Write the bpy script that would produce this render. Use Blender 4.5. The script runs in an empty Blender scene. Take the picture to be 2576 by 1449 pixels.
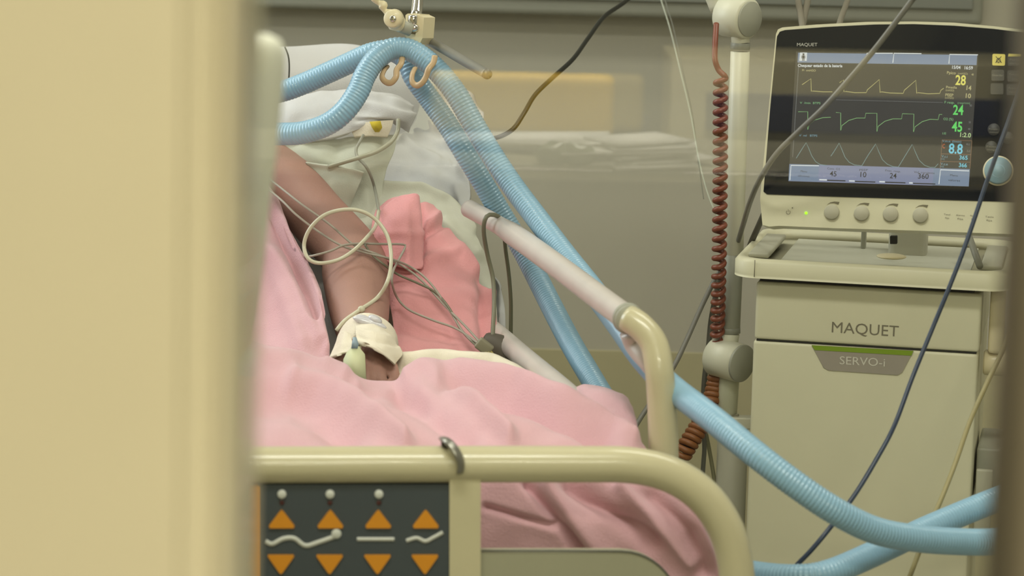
import bpy, bmesh, math, random
from mathutils import Vector, Matrix, noise
random.seed(7)
S = bpy.context.scene
COL = S.collection

# ------------------------------------------------------------------ camera, world, lights, exposure
W, H = 2576.0, 1449.0
F = 6950.0
PITCH = math.radians(9.0); ROLL = 0.025
CAM = Vector((0, 0, 1.45))
fw = Vector((0, math.cos(PITCH), -math.sin(PITCH)))
u0 = Vector((0, math.sin(PITCH), math.cos(PITCH))); r0 = Vector((1, 0, 0))
CR = math.cos(ROLL)*r0 + math.sin(ROLL)*u0
CU = -math.sin(ROLL)*r0 + math.cos(ROLL)*u0
cam = bpy.data.cameras.new('camera'); camo = bpy.data.objects.new('camera', cam); COL.objects.link(camo)
camo.matrix_world = Matrix(((CR.x, CU.x, -fw.x, CAM.x), (CR.y, CU.y, -fw.y, CAM.y), (CR.z, CU.z, -fw.z, CAM.z), (0, 0, 0, 1)))
cam.sensor_width = 36; cam.lens = 36*F/W; cam.clip_start = .05; cam.clip_end = 60
cam.dof.use_dof = True; cam.dof.focus_distance = 3.75; cam.dof.aperture_fstop = (36*F/W)/15.5
S.camera = camo
S.view_settings.view_transform = 'Standard'; S.view_settings.look = 'None'; S.view_settings.gamma = 1
S.view_settings.use_curve_mapping = False
S.view_settings.exposure = 0.0
wd = bpy.data.worlds.new('world'); S.world = wd; wd.use_nodes = True
wd.node_tree.nodes['Background'].inputs[0].default_value = (.8, .85, .8, 1)
wd.node_tree.nodes['Background'].inputs[1].default_value = .15

def area(name, loc, sx, sy, power, color, rot=(0, 0, 0)):
    l = bpy.data.lights.new(name, 'AREA'); l.shape = 'RECTANGLE'; l.size = sx; l.size_y = sy; l.energy = power; l.color = color
    o = bpy.data.objects.new(name, l); o.location = loc; o.rotation_euler = rot; COL.objects.link(o); return o
ROOM_LIGHTS = [(-.1, 1.95), (.9, 3.5), (-1.3, 4.2)]  # the foremost lamp is an added front fill, with its fitting out of view
for i, (x, y) in enumerate(ROOM_LIGHTS):
    area('room_lamp', (x, y, 2.66), 1.1, .3, (27, 11, 16)[i], (1, .975, .90))
for x, y, p in ((.5, -.5, 75), (.2, -3.6, 120)):
    area('corridor_lamp', (x, y, 2.66), 1.3, .4, p, (1, .93, .80))
# added cool rim light near the left wall, no window there; whitens hose edges
area('rim_fill', (-1.9, 4.0, 1.85), 1.2, 1.0, 26, (.82, .9, 1), (0, math.radians(-90), 0))

# ------------------------------------------------------------------ projection helpers (photo point -> place)
def ray(u, v):
    return (fw + CR*((u-W/2)/F) + CU*((H/2-v)/F)).normalized()
def P(u, v, Y):
    d = ray(u, v); return CAM + d*(Y/d.y)
class Plane:
    def __init__(s, p, n, up=None):
        s.p = Vector(p); s.n = Vector(n).normalized()      # n faces the camera side
        s.x = s.n.cross(Vector((0, 0, 1))).normalized()*-1
        if s.x.x < 0: s.x = -s.x
        s.y = s.n.cross(s.x); 
        if s.y.z < 0: s.y = -s.y
    def at(s, u, v, off=0.0):
        d = ray(u, v); t = (s.p + s.n*off - CAM).dot(s.n)/d.dot(s.n); return CAM + d*t
    def loc(s, u, v):
        q = s.at(u, v)-s.p; return q.dot(s.x), q.dot(s.y)
    def w(s, a, b, c=0.0): return s.p + s.x*a + s.y*b + s.n*c

# ------------------------------------------------------------------ materials
def lin(c): return tuple(((x/255)/12.92 if x/255 <= .04045 else ((x/255+.055)/1.055)**2.4) for x in c)
MATS = {}
def mat(name, rgb, rough=.5, metal=0, noise_amt=0.0, nscale=60, bump=0.0, bscale=300, coat=0, sheen=0, trans=0, emit=None, es=1.0, sss=0, spec=.5):
    if name in MATS: return MATS[name]
    m = bpy.data.materials.new(name); m.use_nodes = True; nt = m.node_tree; b = nt.nodes['Principled BSDF']
    c = lin(rgb); b.inputs['Base Color'].default_value = (*c, 1)
    b.inputs['Roughness'].default_value = rough; b.inputs['Metallic'].default_value = metal
    b.inputs['Coat Weight'].default_value = coat; b.inputs['Coat Roughness'].default_value = .08
    b.inputs['Sheen Weight'].default_value = sheen; b.inputs['Sheen Roughness'].default_value = .5
    b.inputs['Transmission Weight'].default_value = trans
    b.inputs['Specular IOR Level'].default_value = spec
    if sss:
        b.inputs['Subsurface Weight'].default_value = sss; b.inputs['Subsurface Radius'].default_value = (.02, .008, .005); b.inputs['Subsurface Scale'].default_value = .5
    if emit:
        b.inputs['Emission Color'].default_value = (*lin(emit), 1); b.inputs['Emission Strength'].default_value = es
    if noise_amt or bump: tc = nt.nodes.new('ShaderNodeTexCoord')
    if noise_amt:
        n = nt.nodes.new('ShaderNodeTexNoise'); n.inputs['Scale'].default_value = nscale; n.inputs['Detail'].default_value = 5
        mx = nt.nodes.new('ShaderNodeMix'); mx.data_type = 'RGBA'
        mx.inputs[6].default_value = (*[x*(1-noise_amt) for x in c], 1); mx.inputs[7].default_value = (*[min(1, x*(1+noise_amt)) for x in c], 1)
        nt.links.new(tc.outputs['Object'], n.inputs['Vector']); nt.links.new(n.outputs['Fac'], mx.inputs[0]); nt.links.new(mx.outputs[2], b.inputs['Base Color'])
    if bump:
        n2 = nt.nodes.new('ShaderNodeTexNoise'); n2.inputs['Scale'].default_value = bscale; n2.inputs['Detail'].default_value = 4
        bp = nt.nodes.new('ShaderNodeBump'); bp.inputs['Strength'].default_value = bump; bp.inputs['Distance'].default_value = .002
        nt.links.new(tc.outputs['Object'], n2.inputs['Vector']); nt.links.new(n2.outputs['Fac'], bp.inputs['Height']); nt.links.new(bp.outputs[0], b.inputs['Normal'])
    MATS[name] = m; return m
def emitter(name, rgb, s=1.0):
    return mat(name, (4, 4, 4), .6, emit=rgb, es=s)
def glass_mat():
    m = bpy.data.materials.new('window_glass'); m.use_nodes = True; nt = m.node_tree; nt.nodes.clear()
    o = nt.nodes.new('ShaderNodeOutputMaterial'); mx = nt.nodes.new('ShaderNodeMixShader'); t = nt.nodes.new('ShaderNodeBsdfTransparent')
    g = nt.nodes.new('ShaderNodeBsdfGlossy'); g.inputs['Roughness'].default_value = .0; f = nt.nodes.new('ShaderNodeFresnel'); f.inputs['IOR'].default_value = 1.66
    t.inputs[0].default_value = (.985, 1, .975, 1)
    nt.links.new(f.outputs[0], mx.inputs[0]); nt.links.new(t.outputs[0], mx.inputs[1]); nt.links.new(g.outputs[0], mx.inputs[2]); nt.links.new(mx.outputs[0], o.inputs[0])
    return m
GLASS = glass_mat()
WALL = mat('wall_paint', (182, 177, 162), .75, noise_amt=.04, nscale=6, bump=.15, bscale=120)
LOWWALL = mat('wall_lower_tone', (180, 172, 138), .6, noise_amt=.06, nscale=5, bump=.1)  # yellower tone for the strip over the lower back wall
CEIL = mat('ceiling_paint', (225, 222, 210), .8, noise_amt=.03)
FLOOR = mat('vinyl_floor', (150, 148, 135), .35, noise_amt=.12, nscale=40)
CREAMPAINT = mat('cream_enamel', (202, 194, 158), .32, noise_amt=.035, nscale=9, coat=.3)
OLIVE = mat('olive_enamel', (120, 112, 88), .5, noise_amt=.05, nscale=12)
RAIL = mat('cream_bed_plastic', (198, 190, 156), .3, noise_amt=.04, nscale=18, coat=.35)
RAILG = mat('worn_grey_rail', (205, 196, 190), .38, noise_amt=.1, nscale=35, metal=.1, coat=.2)
PANELG = mat('greige_bed_panel', (158, 156, 132), .45, noise_amt=.04, nscale=14)
PINK = mat('pink_fleece', (212, 168, 176), .95, noise_amt=.05, nscale=35, bump=.55, bscale=420, sheen=.35, spec=.1)
PINK_LIT = mat('pink_fleece_lit', (228, 160, 164), .95, noise_amt=.06, nscale=30, bump=.5, bscale=420, sheen=.3, spec=.1)  # same fleece as the pink one, brighter salmon light put into its colour
WHITE = mat('white_cotton', (208, 207, 208), .9, noise_amt=.025, nscale=50, bump=.35, bscale=600, sheen=.15, spec=.15)
CREAMC = mat('cream_cotton', (230, 220, 202), .9, noise_amt=.04, nscale=40, bump=.4, bscale=600, spec=.15)
GREYC = mat('grey_white_sheet', (190, 190, 190), .9, noise_amt=.03, nscale=30, bump=.3, bscale=500, spec=.15)
SKIN = mat('skin', (170, 130, 118), .55, noise_amt=.13, nscale=14, bump=.25, bscale=350, sss=.12, spec=.3)
HAIR = mat('dark_hair', (50, 40, 34), .7, noise_amt=.3, nscale=200)
HOSE = mat('blue_corrugated_plastic', (140, 180, 206), .36, noise_amt=.04, nscale=30, coat=.4)
TAN = mat('tan_plastic', (188, 160, 122), .4, coat=.2, noise_amt=.05)
IVORY = mat('ivory_plastic', (226, 214, 178), .4, noise_amt=.03, coat=.2)
STEEL = mat('satin_steel', (150, 148, 140), .32, metal=.8, noise_amt=.06, nscale=40)
CHROME = mat('bright_steel', (215, 212, 205), .12, metal=1)
VENT = mat('ventilator_cream_plastic', (212, 208, 180), .42, noise_amt=.025, nscale=25, bump=.05, bscale=900)
VENTD = mat('ventilator_side_plastic', (176, 174, 156), .5, noise_amt=.03)
GREYP = mat('grey_plastic', (160, 160, 146), .4, noise_amt=.04)
MIDG = mat('mid_grey_plastic', (132, 132, 120), .45, noise_amt=.04)
DARK = mat('black_gap', (22, 20, 14), .6)
BEZEL = mat('black_glossy_bezel', (16, 20, 28), .14, spec=.22)
LETTER = mat('grey_lettering', (118, 112, 94), .5)
def wire_m(name, rgb, r=.4): return mat(name, rgb, r, noise_amt=.06, nscale=30)
# ------------------------------------------------------------------ object helpers
def thing(name, label, cat, loc=(0, 0, 0), group=None):
    o = bpy.data.objects.new(name, None); COL.objects.link(o); o.location = loc; o.empty_display_size = .05
    o['label'] = label; o['category'] = cat
    if group: o['group'] = group
    return o
def tag(o, label, cat, group=None):
    o['label'] = label; o['category'] = cat
    if group: o['group'] = group
    return o
def world_loc(o):
    v = Vector(o.location)
    while o.parent: o = o.parent; v = v+Vector(o.location)
    return v
def link(name, verts, faces, m, parent=None, smooth=True, label=None, origin=None):
    me = bpy.data.meshes.new(name)
    off = world_loc(parent) if parent else Vector((0, 0, 0))
    vs = [Vector(v) for v in verts]
    if parent is None:
        if origin is None:
            c = Vector((0, 0, 0))
            for v in vs: c += v
            origin = c/len(vs)
        base = Vector(origin)
    else:
        base = off
    me.from_pydata([tuple(v-base) for v in vs], [], faces); me.update()
    me.materials.append(m)
    for p in me.polygons: p.use_smooth = smooth
    o = bpy.data.objects.new(name, me); COL.objects.link(o)
    if parent: o.parent = parent
    else: o.location = base
    if label: o['label'] = label
    return o
def join(*ms):
    V, Fc = [], []
    for v, f in ms:
        k = len(V); V += list(v); Fc += [tuple(i+k for i in q) for q in f]
    return V, Fc
def crom(p, t):
    n = len(p)-1; s = min(max(t*n, 0), n-1e-6); i = int(s); f = s-i
    a = p[max(i-1, 0)]; b = p[i]; c = p[i+1]; d = p[min(i+2, n)]
    return [.5*((2*b[k])+(-a[k]+c[k])*f+(2*a[k]-5*b[k]+4*c[k]-d[k])*f*f+(-a[k]+3*b[k]-3*c[k]+d[k])*f**3) for k in range(len(b))]
def smooth_path(pts, step):
    pts = [Vector(p) for p in pts]; n = len(pts)-1
    dense = [Vector(crom(pts, i/(n*24))) for i in range(n*24+1)]
    L = [0]
    for i in range(1, len(dense)): L.append(L[-1]+(dense[i]-dense[i-1]).length)
    N = max(2, int(L[-1]/step)); out = []; j = 0
    for k in range(N+1):
        s = L[-1]*k/N
        while j < len(L)-2 and L[j+1] < s: j += 1
        out.append(dense[j].lerp(dense[j+1], (s-L[j])/max(1e-9, L[j+1]-L[j])))
    return out, L[-1]
def sweep(path, rad, sides=14, caps=True):
    n = len(path); T = []
    for i in range(n): T.append((path[min(i+1, n-1)]-path[max(i-1, 0)]).normalized())
    a = Vector((0, 0, 1)) if abs(T[0].z) < .9 else Vector((1, 0, 0))
    N = T[0].cross(a).normalized(); V, Fc = [], []
    for i in range(n):
        if i:
            ax = T[i-1].cross(T[i])
            if ax.length > 1e-8: N = Matrix.Rotation(T[i-1].angle(T[i]), 3, ax.normalized()) @ N
            N = (N-T[i]*N.dot(T[i])).normalized()
        B = T[i].cross(N); r = rad(i/(n-1)) if callable(rad) else rad
        ra, rb = r if isinstance(r, tuple) else (r, r)
        for k in range(sides):
            q = 2*math.pi*k/sides; V.append(path[i]+N*math.cos(q)*ra+B*math.sin(q)*rb)
    for i in range(n-1):
        for k in range(sides):
            a1 = i*sides+k; b1 = i*sides+(k+1) % sides; Fc.append((a1, b1, b1+sides, a1+sides))
    if caps:
        Fc.append(tuple(range(sides-1, -1, -1))); Fc.append(tuple((n-1)*sides+k for k in range(sides)))
    return V, Fc
def tube_px(pts, r, step=.006, sides=12):
    path, L = smooth_path([P(*p) for p in pts], step); return sweep(path, r, sides)
def cable(name, pts, r, m, label, cat='cable', step=.006, group=None, parent=None):
    if name in ('monitor_lead', 'infusion_line'): pts = [(u, v, y-(.042 if (u < 1000 and 430 < v < 720 and y < 3.87) else 0)) for u, v, y in pts]
    V, Fc = tube_px(pts, r, step, 10); o = link(name, V, Fc, m, parent)
    if parent is None: tag(o, label, cat, group)
    return o
def box(c, x, y, z, hx, hy, hz, bev=0.0, seg=3):
    bm = bmesh.new(); bmesh.ops.create_cube(bm, size=2)
    for v in bm.verts: v.co = Vector((v.co.x*hx, v.co.y*hy, v.co.z*hz))
    if bev: bmesh.ops.bevel(bm, geom=list(bm.edges), offset=bev, segments=seg, profile=.6, affect='EDGES')
    x, y, z, c = Vector(x), Vector(y), Vector(z), Vector(c)
    V = [c+x*v.co.x+y*v.co.y+z*v.co.z for v in bm.verts]; Fc = [tuple(v.index for v in f.verts) for f in bm.faces]
    bm.free(); return V, Fc
X, Yx, Z = (1, 0, 0), (0, 1, 0), (0, 0, 1)
def abox(x0, x1, y0, y1, z0, z1, bev=0.0):
    return box(((x0+x1)/2, (y0+y1)/2, (z0+z1)/2), X, Yx, Z, (x1-x0)/2, (y1-y0)/2, (z1-z0)/2, bev)
def cyl(p, axis, r, h, n=32, bev=.15, r2=None):
    a = Vector(axis).normalized(); r2 = r if r2 is None else r2; p = Vector(p)
    b = min(r, h)*bev
    prof = [(0, 0), (max(r-b, .0001), 0), (r, b), (r2, h-b), (max(r2-b, .0001), h), (0, h)]
    t = Vector((0, 0, 1)) if abs(a.z) < .9 else Vector((1, 0, 0)); e = a.cross(t).normalized(); g = a.cross(e)
    V, Fc = [], []
    for (rr, hh) in prof[1:-1]:
        for k in range(n):
            q = 2*math.pi*k/n; V.append(p+a*hh+(e*math.cos(q)+g*math.sin(q))*rr)
    for i in range(3):
        for k in range(n): Fc.append((i*n+k, i*n+(k+1) % n, (i+1)*n+(k+1) % n, (i+1)*n+k))
    Fc.append(tuple(range(n-1, -1, -1))); Fc.append(tuple(3*n+k for k in range(n)))
    return V, Fc
def ellipsoid(c, ax, nu=24, nv=16, pw=1.0):
    V, Fc = [], []; c = Vector(c)
    sg = lambda t: math.copysign(abs(t)**pw, t)
    for i in range(nv+1):
        th = math.pi*i/nv
        for j in range(nu):
            ph = 2*math.pi*j/nu
            V.append(c+Vector(ax[0])*sg(math.sin(th))*sg(math.cos(ph))+Vector(ax[1])*sg(math.sin(th))*sg(math.sin(ph))+Vector(ax[2])*sg(math.cos(th)))
    for i in range(nv):
        for j in range(nu): Fc.append((i*nu+j, i*nu+(j+1) % nu, (i+1)*nu+(j+1) % nu, (i+1)*nu+j))
    return V, Fc
def rrect(u0, v0, u1, v1, r, n=6):
    pts = []
    for cx, cy, a in ((u1-r, v0+r, -90), (u1-r, v1-r, 0), (u0+r, v1-r, 90), (u0+r, v0+r, 180)):
        for i in range(n+1):
            q = math.radians(a+90*i/n); pts.append((cx+r*math.cos(q), cy+r*math.sin(q)))
    return pts
def quad_rrect(TL, TR, BR, BL, r, n=6):
    """rounded quad: bilinear in a unit square, r in 0..0.5 of width"""
    asp = ((TR[0]-TL[0])/max(1, BL[1]-TL[1]))
    pts = []
    for (s, t) in rrect(0, 0, asp, 1, r, n):
        s /= asp
        a = [TL[k]*(1-s)+TR[k]*s for k in (0, 1)]; b = [BL[k]*(1-s)+BR[k]*s for k in (0, 1)]
        pts.append((a[0]*(1-t)+b[0]*t, a[1]*(1-t)+b[1]*t))
    return pts
def prism(pl, px, o0, o1):
    """outline px on plane pl, extruded from o0 (back) to o1 (front) along its normal"""
    A = [pl.at(u, v) for u, v in px]; n = len(A)
    V = [a+pl.n*o0 for a in A]+[a+pl.n*o1 for a in A]
    Fc = [tuple(range(n)), tuple(range(2*n-1, n-1, -1))]+[(i, i+n, (i+1) % n+n, (i+1) % n) for i in range(n)]
    return V, Fc
def line_px(pl, pts, wpx, off, th=.0004, closed=False):
    """raised ribbon along a pixel polyline"""
    pts = [Vector(p) for p in pts]; L, R = [], []
    for i, p in enumerate(pts):
        a = pts[max(i-1, 0)]; b = pts[min(i+1, len(pts)-1)]; t = (b-a).normalized(); nn = Vector((-t.y, t.x))*wpx/2
        L.append(pl.at(*(p+nn), off)); R.append(pl.at(*(p-nn), off))
    n = len(pts); V = L+R+[q+pl.n*th for q in L]+[q+pl.n*th for q in R]; Fc = []
    for i in range(n-1):
        Fc += [(2*n+i, 2*n+i+1, 3*n+i+1, 3*n+i), (i, n+i, n+i+1, i+1), (i, i+1, 2*n+i+1, 2*n+i), (n+i, 3*n+i, 3*n+i+1, n+i+1)]
    Fc += [(0, 2*n, 3*n, n), (n-1, 2*n-1, 4*n-1, 3*n-1)]
    return V, Fc
def text(pl, s, p0, p1, hpx, off=.0006, bold=0.0, ext=.0002):
    """lettering with baseline p0->p1 (pixels), cap height hpx"""
    cu = bpy.data.curves.new('t', 'FONT'); cu.body = s; cu.offset = bold; cu.resolution_u = 3
    ob = bpy.data.objects.new('t', cu); COL.objects.link(ob)
    dg = bpy.context.evaluated_depsgraph_get(); me = bpy.data.meshes.new_from_object(ob.evaluated_get(dg))
    vs = [v.co.copy() for v in me.vertices]; fs = [tuple(p.vertices) for p in me.polygons]
    bpy.data.objects.remove(ob); bpy.data.curves.remove(cu); bpy.data.meshes.remove(me)
    x0 = min(v.x for v in vs); x1 = max(v.x for v in vs); capn = .69
    A = pl.at(*p0, off); B = pl.at(*p1, off); ex = (B-A); Wd = ex.length; ex = ex.normalized(); ey = pl.n.cross(ex)
    if ey.z < 0: ey = -ey
    hh = (pl.at(p0[0], p0[1]-hpx, off)-A).length
    V = [A+ex*((v.x-x0)/(x1-x0)*Wd)+ey*(v.y/capn*hh) for v in vs]
    return V, fs
# cloth: a grid of (u, v, Y) control points -> dense wavy sheet with folds
def cloth(name, rows, m, nu=70, nv=70, folds=(), wr=.003, ws=14, thick=.004, parent=None, seed=0, label=None, soft=None):
    V = []; PXs = []
    for j in range(nv+1):
        for i in range(nu+1):
            colp = [crom(r, i/nu) for r in rows]
            u, v, y = crom(colp, j/nv); PXs.append((u, v)); V.append(P(u, v, y))
    Fc = [(j*(nu+1)+i, j*(nu+1)+i+1, (j+1)*(nu+1)+i+1, (j+1)*(nu+1)+i) for j in range(nv) for i in range(nu)]
    me = bpy.data.meshes.new('tmp'); me.from_pydata([tuple(v) for v in V], [], Fc); me.update()
    N = [v.normal.copy() for v in me.vertices]; bpy.data.meshes.remove(me)
    for k, (p, n) in enumerate(zip(V, N)):
        if n.dot(CAM-p) < 0: n = -n
        d = wr*(noise.fractal(Vector((p.x*ws+seed, p.y*ws*.6, p.z*ws)), 1.0, 2.1, 3))
        d += wr*.35*noise.noise(Vector((p.x*ws*4+seed, p.y*ws*3, p.z*ws*4)))
        u, v = PXs[k]
        for (pl, wdt, amp) in folds:
            best = 1e9
            for a, b in zip(pl[:-1], pl[1:]):
                dx, dy = b[0]-a[0], b[1]-a[1]; t = max(0, min(1, ((u-a[0])*dx+(v-a[1])*dy)/(dx*dx+dy*dy)))
                best = min(best, math.hypot(u-a[0]-t*dx, v-a[1]-t*dy))
            d += amp*math.exp(-(best/wdt)**2)
        V[k] = p+n*d
    # give the sheet real thickness
    me = bpy.data.meshes.new('tmp'); me.from_pydata([tuple(v) for v in V], [], Fc); me.update()
    N = [v.normal.copy() for v in me.vertices]; bpy.data.meshes.remove(me)
    sgn = -1 if N[len(N)//2].dot(CAM-V[len(V)//2]) > 0 else 1
    n0 = len(V); V2 = [p+n*sgn*thick for p, n in zip(V, N)]
    F2 = [tuple(i+n0 for i in reversed(q)) for q in Fc]
    rim = [i for i in range(nu+1)]+[j*(nu+1)+nu for j in range(1, nv+1)]+[nv*(nu+1)+i for i in range(nu-1, -1, -1)]+[j*(nu+1) for j in range(nv-1, 0, -1)]
    for a, b in zip(rim, rim[1:]+rim[:1]): F2.append((b, a, a+n0, b+n0))
    return link(name, V+V2, Fc+F2, m, parent, label=label)

# ================================================================== THE SETTING
def struct(o): o['kind'] = 'structure'; return o
GY = 1.2                                              # the glazed front of the room
XL, XR, YB, ZC = -2.0, 1.9, 4.95, 2.7
struct(link('floor', *abox(-3.2, 3.2, -6.4, YB+.1, -.1, 0), FLOOR, smooth=False))
struct(link('ceiling', *abox(-3.2, 3.2, -6.4, YB+.1, ZC, ZC+.1), CEIL, smooth=False))
def wallbox(name, b, m): return struct(link(name, *b, m, smooth=False))
zd = P(1500, 880, YB).z
wallbox('wall_back', abox(XL-.1, XR+.1, YB, YB+.1, 0, ZC), WALL)
struct(link('trim_1', *abox(XL, XR, YB-.004, YB, .1, zd, .002), LOWWALL, smooth=False))
struct(link('baseboard_back', *abox(XL, XR, YB-.02, YB-.004, 0, .1, .004), PANELG, smooth=False))
wallbox('wall_left', abox(XL-.1, XL, GY, YB, 0, ZC), WALL)
wallbox('wall_right', abox(XR, XR+.1, GY, YB, 0, ZC), WALL)
wallbox('wall_corridor_left', abox(-3.2, -3.1, -6.4, GY, 0, ZC), WALL)
wallbox('wall_corridor_right', abox(3.1, 3.2, -6.4, GY, 0, ZC), WALL)
CORR = mat('corridor_wall_paint', (84, 84, 78), .8, noise_amt=.06, nscale=4)
wallbox('wall_corridor_back', abox(-3.2, 3.2, -6.4, -6.3, 0, ZC), CORR)
# glazed front: cream jamb on the left, olive jamb on the right, glass between, solid above and below
xl = P(617, 725, GY).x; xr = P(2545, 725, GY).x
zb, zt = .45, 2.3
def jambx(u): return P(u, 725, GY).x
wallbox('wall_front_left', abox(-3.1, jambx(470), GY-.02, GY+.08, 0, ZC, .002), CREAMPAINT)
# moulded door edge: profile swept vertically
PS = 6
prof = [(470, .075), (470, -.021), (484, -.024), (492, -.021), (500, -.022), (520, -.025), (545, -.023), (556, -.021), (566, -.025), (578, -.032), (588, -.033), (598, -.029), (610, -.019), (618, -.006), (621, .02), (621, .075)]
V = []
for z in (0, ZC):
    for (u, dy) in prof: V.append((jambx(u-PS*(u > 470)), GY+dy, z))
n = len(prof); Fc = [(i, i+1, n+i+1, n+i) for i in range(n-1)]+[(n-1, 0, n, 2*n-1), tuple(range(n)), tuple(range(2*n-1, n-1, -1))]
struct(link('trim_2', V, Fc, CREAMPAINT))
wallbox('wall_front_right', abox(xr+.03, xr+.09, GY-.02, GY+.08, 0, ZC, .004), OLIVE)
wallbox('trim_4', join(abox(xr+.09, 3.1, GY-.02, GY+.08, 0, .3, .004), abox(xr+.09, 3.1, GY-.02, GY+.08, 2.4, ZC, .004), abox(1.85, 3.1, GY-.02, GY+.08, .3, 2.4, .004)), CREAMPAINT)
struct(link('added_window_2', *abox(xr+.09, 1.85, GY+.012, GY+.018, .3, 2.4), GLASS, smooth=False))  # unseen extra pane, added to let more corridor light into the room
struct(link('trim_3', *sweep([Vector((xr+.012, GY, 0)), Vector((xr+.012, GY, ZC))], (.03, .016), 24), OLIVE))
wallbox('wall_front_below', abox(xl-.002, xr+.03, GY-.01, GY+.05, 0, zb), CREAMPAINT)
wallbox('wall_front_above', abox(xl-.002, xr+.03, GY-.01, GY+.05, zt, ZC), CREAMPAINT)
struct(link('window_1', *abox(xl, xr, GY+.012, GY+.018, zb, zt), GLASS, smooth=False))

# grey service trunking along the back wall
vt0, vt1 = P(1500, -70, 4.86).z, P(1500, 42, 4.86).z
xe = P(2478, 10, 4.86).x
tr = thing('service_trunking', 'long grey service trunking running along the back wall above the bed', 'wall trunking', (0, YB, vt0))
link('trunking_body', *abox(XL+.02, xe, 4.87, YB, vt1, vt1+.16, .012), mat('trunking_grey', (142, 142, 130), .5, noise_amt=.04), tr)
link('cover_strip', *abox(XL+.03, xe-.02, 4.862, 4.872, vt1+.028, vt1+.10, .003), mat('trunking_strip', (126, 128, 120), .5), tr)

# ceiling light fittings
for i, (x, y) in enumerate(ROOM_LIGHTS):
    t = thing('ceiling_light', ('unseen ceiling light fitting added just inside the glass as front fill', 'ceiling light fitting nearest the right wall above the ventilator', 'ceiling light fitting in the far left corner')[i], 'ceiling light', (x, y, ZC))
    link('frame', *abox(x-.6, x+.6, y-.2, y+.2, ZC-.03, ZC, .004), CEIL, t, smooth=False)
    link('diffuser', *abox(x-.56, x+.56, y-.16, y+.16, ZC-.034, ZC-.03), emitter('lamp_diffuser', (255, 248, 225), 3), t, smooth=False)
for i, (x, y) in enumerate(((.5, -.5), (.2, -3.6))):
    t = thing('ceiling_light', ('corridor ceiling light fitting close to the glass', 'corridor ceiling light fitting far from the glass over the desk')[i], 'ceiling light', (x, y, ZC))
    link('frame', *abox(x-.7, x+.7, y-.24, y+.24, ZC-.03, ZC, .004), CEIL, t, smooth=False)
    link('diffuser', *abox(x-.66, x+.66, y-.2, y+.2, ZC-.034, ZC-.03), emitter('lamp_diffuser', (255, 248, 225), 3), t, smooth=False)

# ================================================================== BED
bed = thing('hospital_bed', 'cream hospital bed with tubular rails and raised backrest, under pink blankets', 'bed', (-.35, 3.8, 0))
FBP = Plane((0, 2.85, .8), (.11, -1, 0))              # plane of the foot end
def fb_tube(pts, r, step=.006, sides=20):
    path, L = smooth_path([FBP.at(*p) for p in pts], step); return sweep(path, r, sides)
link('foot_rail', *fb_tube([(-900, 1172), (-200, 1172), (600, 1170), (1100, 1168), (1450, 1168), (1590, 1171), (1690, 1196), (1770, 1250), (1825, 1330), (1850, 1420), (1856, 1520), (1858, 1700)], .0196), RAIL, bed)
# lower foot panel with rounded shoulder
px = [(-900, 1386), (1560, 1386)]+[(1560+150*math.sin(math.radians(a)), 1386+150*(1-math.cos(math.radians(a)))) for a in range(10, 91, 8)]+[(1712, 1700), (-900, 1700)]
link('foot_panel', *prism(FBP, px, -.012, .006), PANELG, bed, smooth=False)
link('panel_seam', *line_px(FBP, [(1210, 1385), (1400, 1385), (1560, 1386)]+[(1560+150*math.sin(math.radians(a)), 1386+150*(1-math.cos(math.radians(a)))) for a in range(10, 91, 8)]+[(1711, 1690)], 5, .006, .001), mat('panel_seam_grey', (92, 92, 84), .6), bed)
V, Fc = prism(FBP, rrect(1128, 1190, 1206, 1700, 14), -.016, .014); link('foot_post', V, Fc, RAIL, bed, smooth=False)
# control panel
cp = link('control_panel', *prism(FBP, rrect(648, 1214, 1132, 1700, 6), -.01, .010), mat('control_panel_slate', (62, 70, 74), .55, noise_amt=.06, nscale=20), bed, smooth=False, label='dark slate control panel with orange arrows')
link('panel_surround', *prism(FBP, rrect(-500, 1206, 640, 1700, 6), -.012, .008), PANELG, bed, smooth=False)
ORG = mat('orange_print', (212, 140, 22), .5, noise_amt=.04)
link('side_stripe', *prism(FBP, rrect(600, 1216, 655, 1700, 4), -.005, .0125), ORG, cp, smooth=False, label='orange stripe')
WP = mat('white_print', (208, 210, 202), .5)
for i, u in enumerate((708, 830, 950, 1069)):
    tri = [(u, 1276), (u+6, 1282), (u+32, 1316), (u+30, 1322), (u-30, 1322), (u-32, 1316), (u-6, 1282)]
    link('up_arrow', *prism(FBP, tri, .009, .0122), ORG, cp, smooth=False)
    u -= 2
    tri = [(u-32, 1389), (u+32, 1389), (u+33, 1393), (u+4, 1434), (u, 1437), (u-4, 1434), (u-33, 1393)]
    link('down_arrow', *prism(FBP, tri, .009, .0122), ORG, cp, smooth=False)
for u in (709, 830, 953):
    link('indicator_lamp', *cyl(FBP.at(u, 1242, .009), FBP.n, .0046, .004, 20), WP, cp)
    link('status_dot', *cyl(FBP.at(u, 1264, .009), FBP.n, .0026, .002, 14), mat('dark_red', (70, 22, 18), .4), cp)
def thick_poly(pts, wpx, off): return line_px(FBP, [(a[0], a[1]) for a in [crom(pts, i/40) for i in range(41)]], wpx, off, .0012)
link('bed_pictogram', *join(thick_poly([(668, 1361), (685, 1368), (712, 1355), (740, 1354), (768, 1372), (800, 1364), (840, 1350)], 11, .010), cyl(FBP.at(846, 1342, .0098), FBP.n, .0052, .002, 18)), WP, cp)
link('bed_pictogram', *thick_poly([(898, 1356), (930, 1356), (992, 1356)], 9, .010), WP, cp)
link('bed_pictogram', *thick_poly([(1022, 1360), (1048, 1353), (1070, 1361), (1090, 1352), (1114, 1339)], 9, .010), WP, cp)
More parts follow.
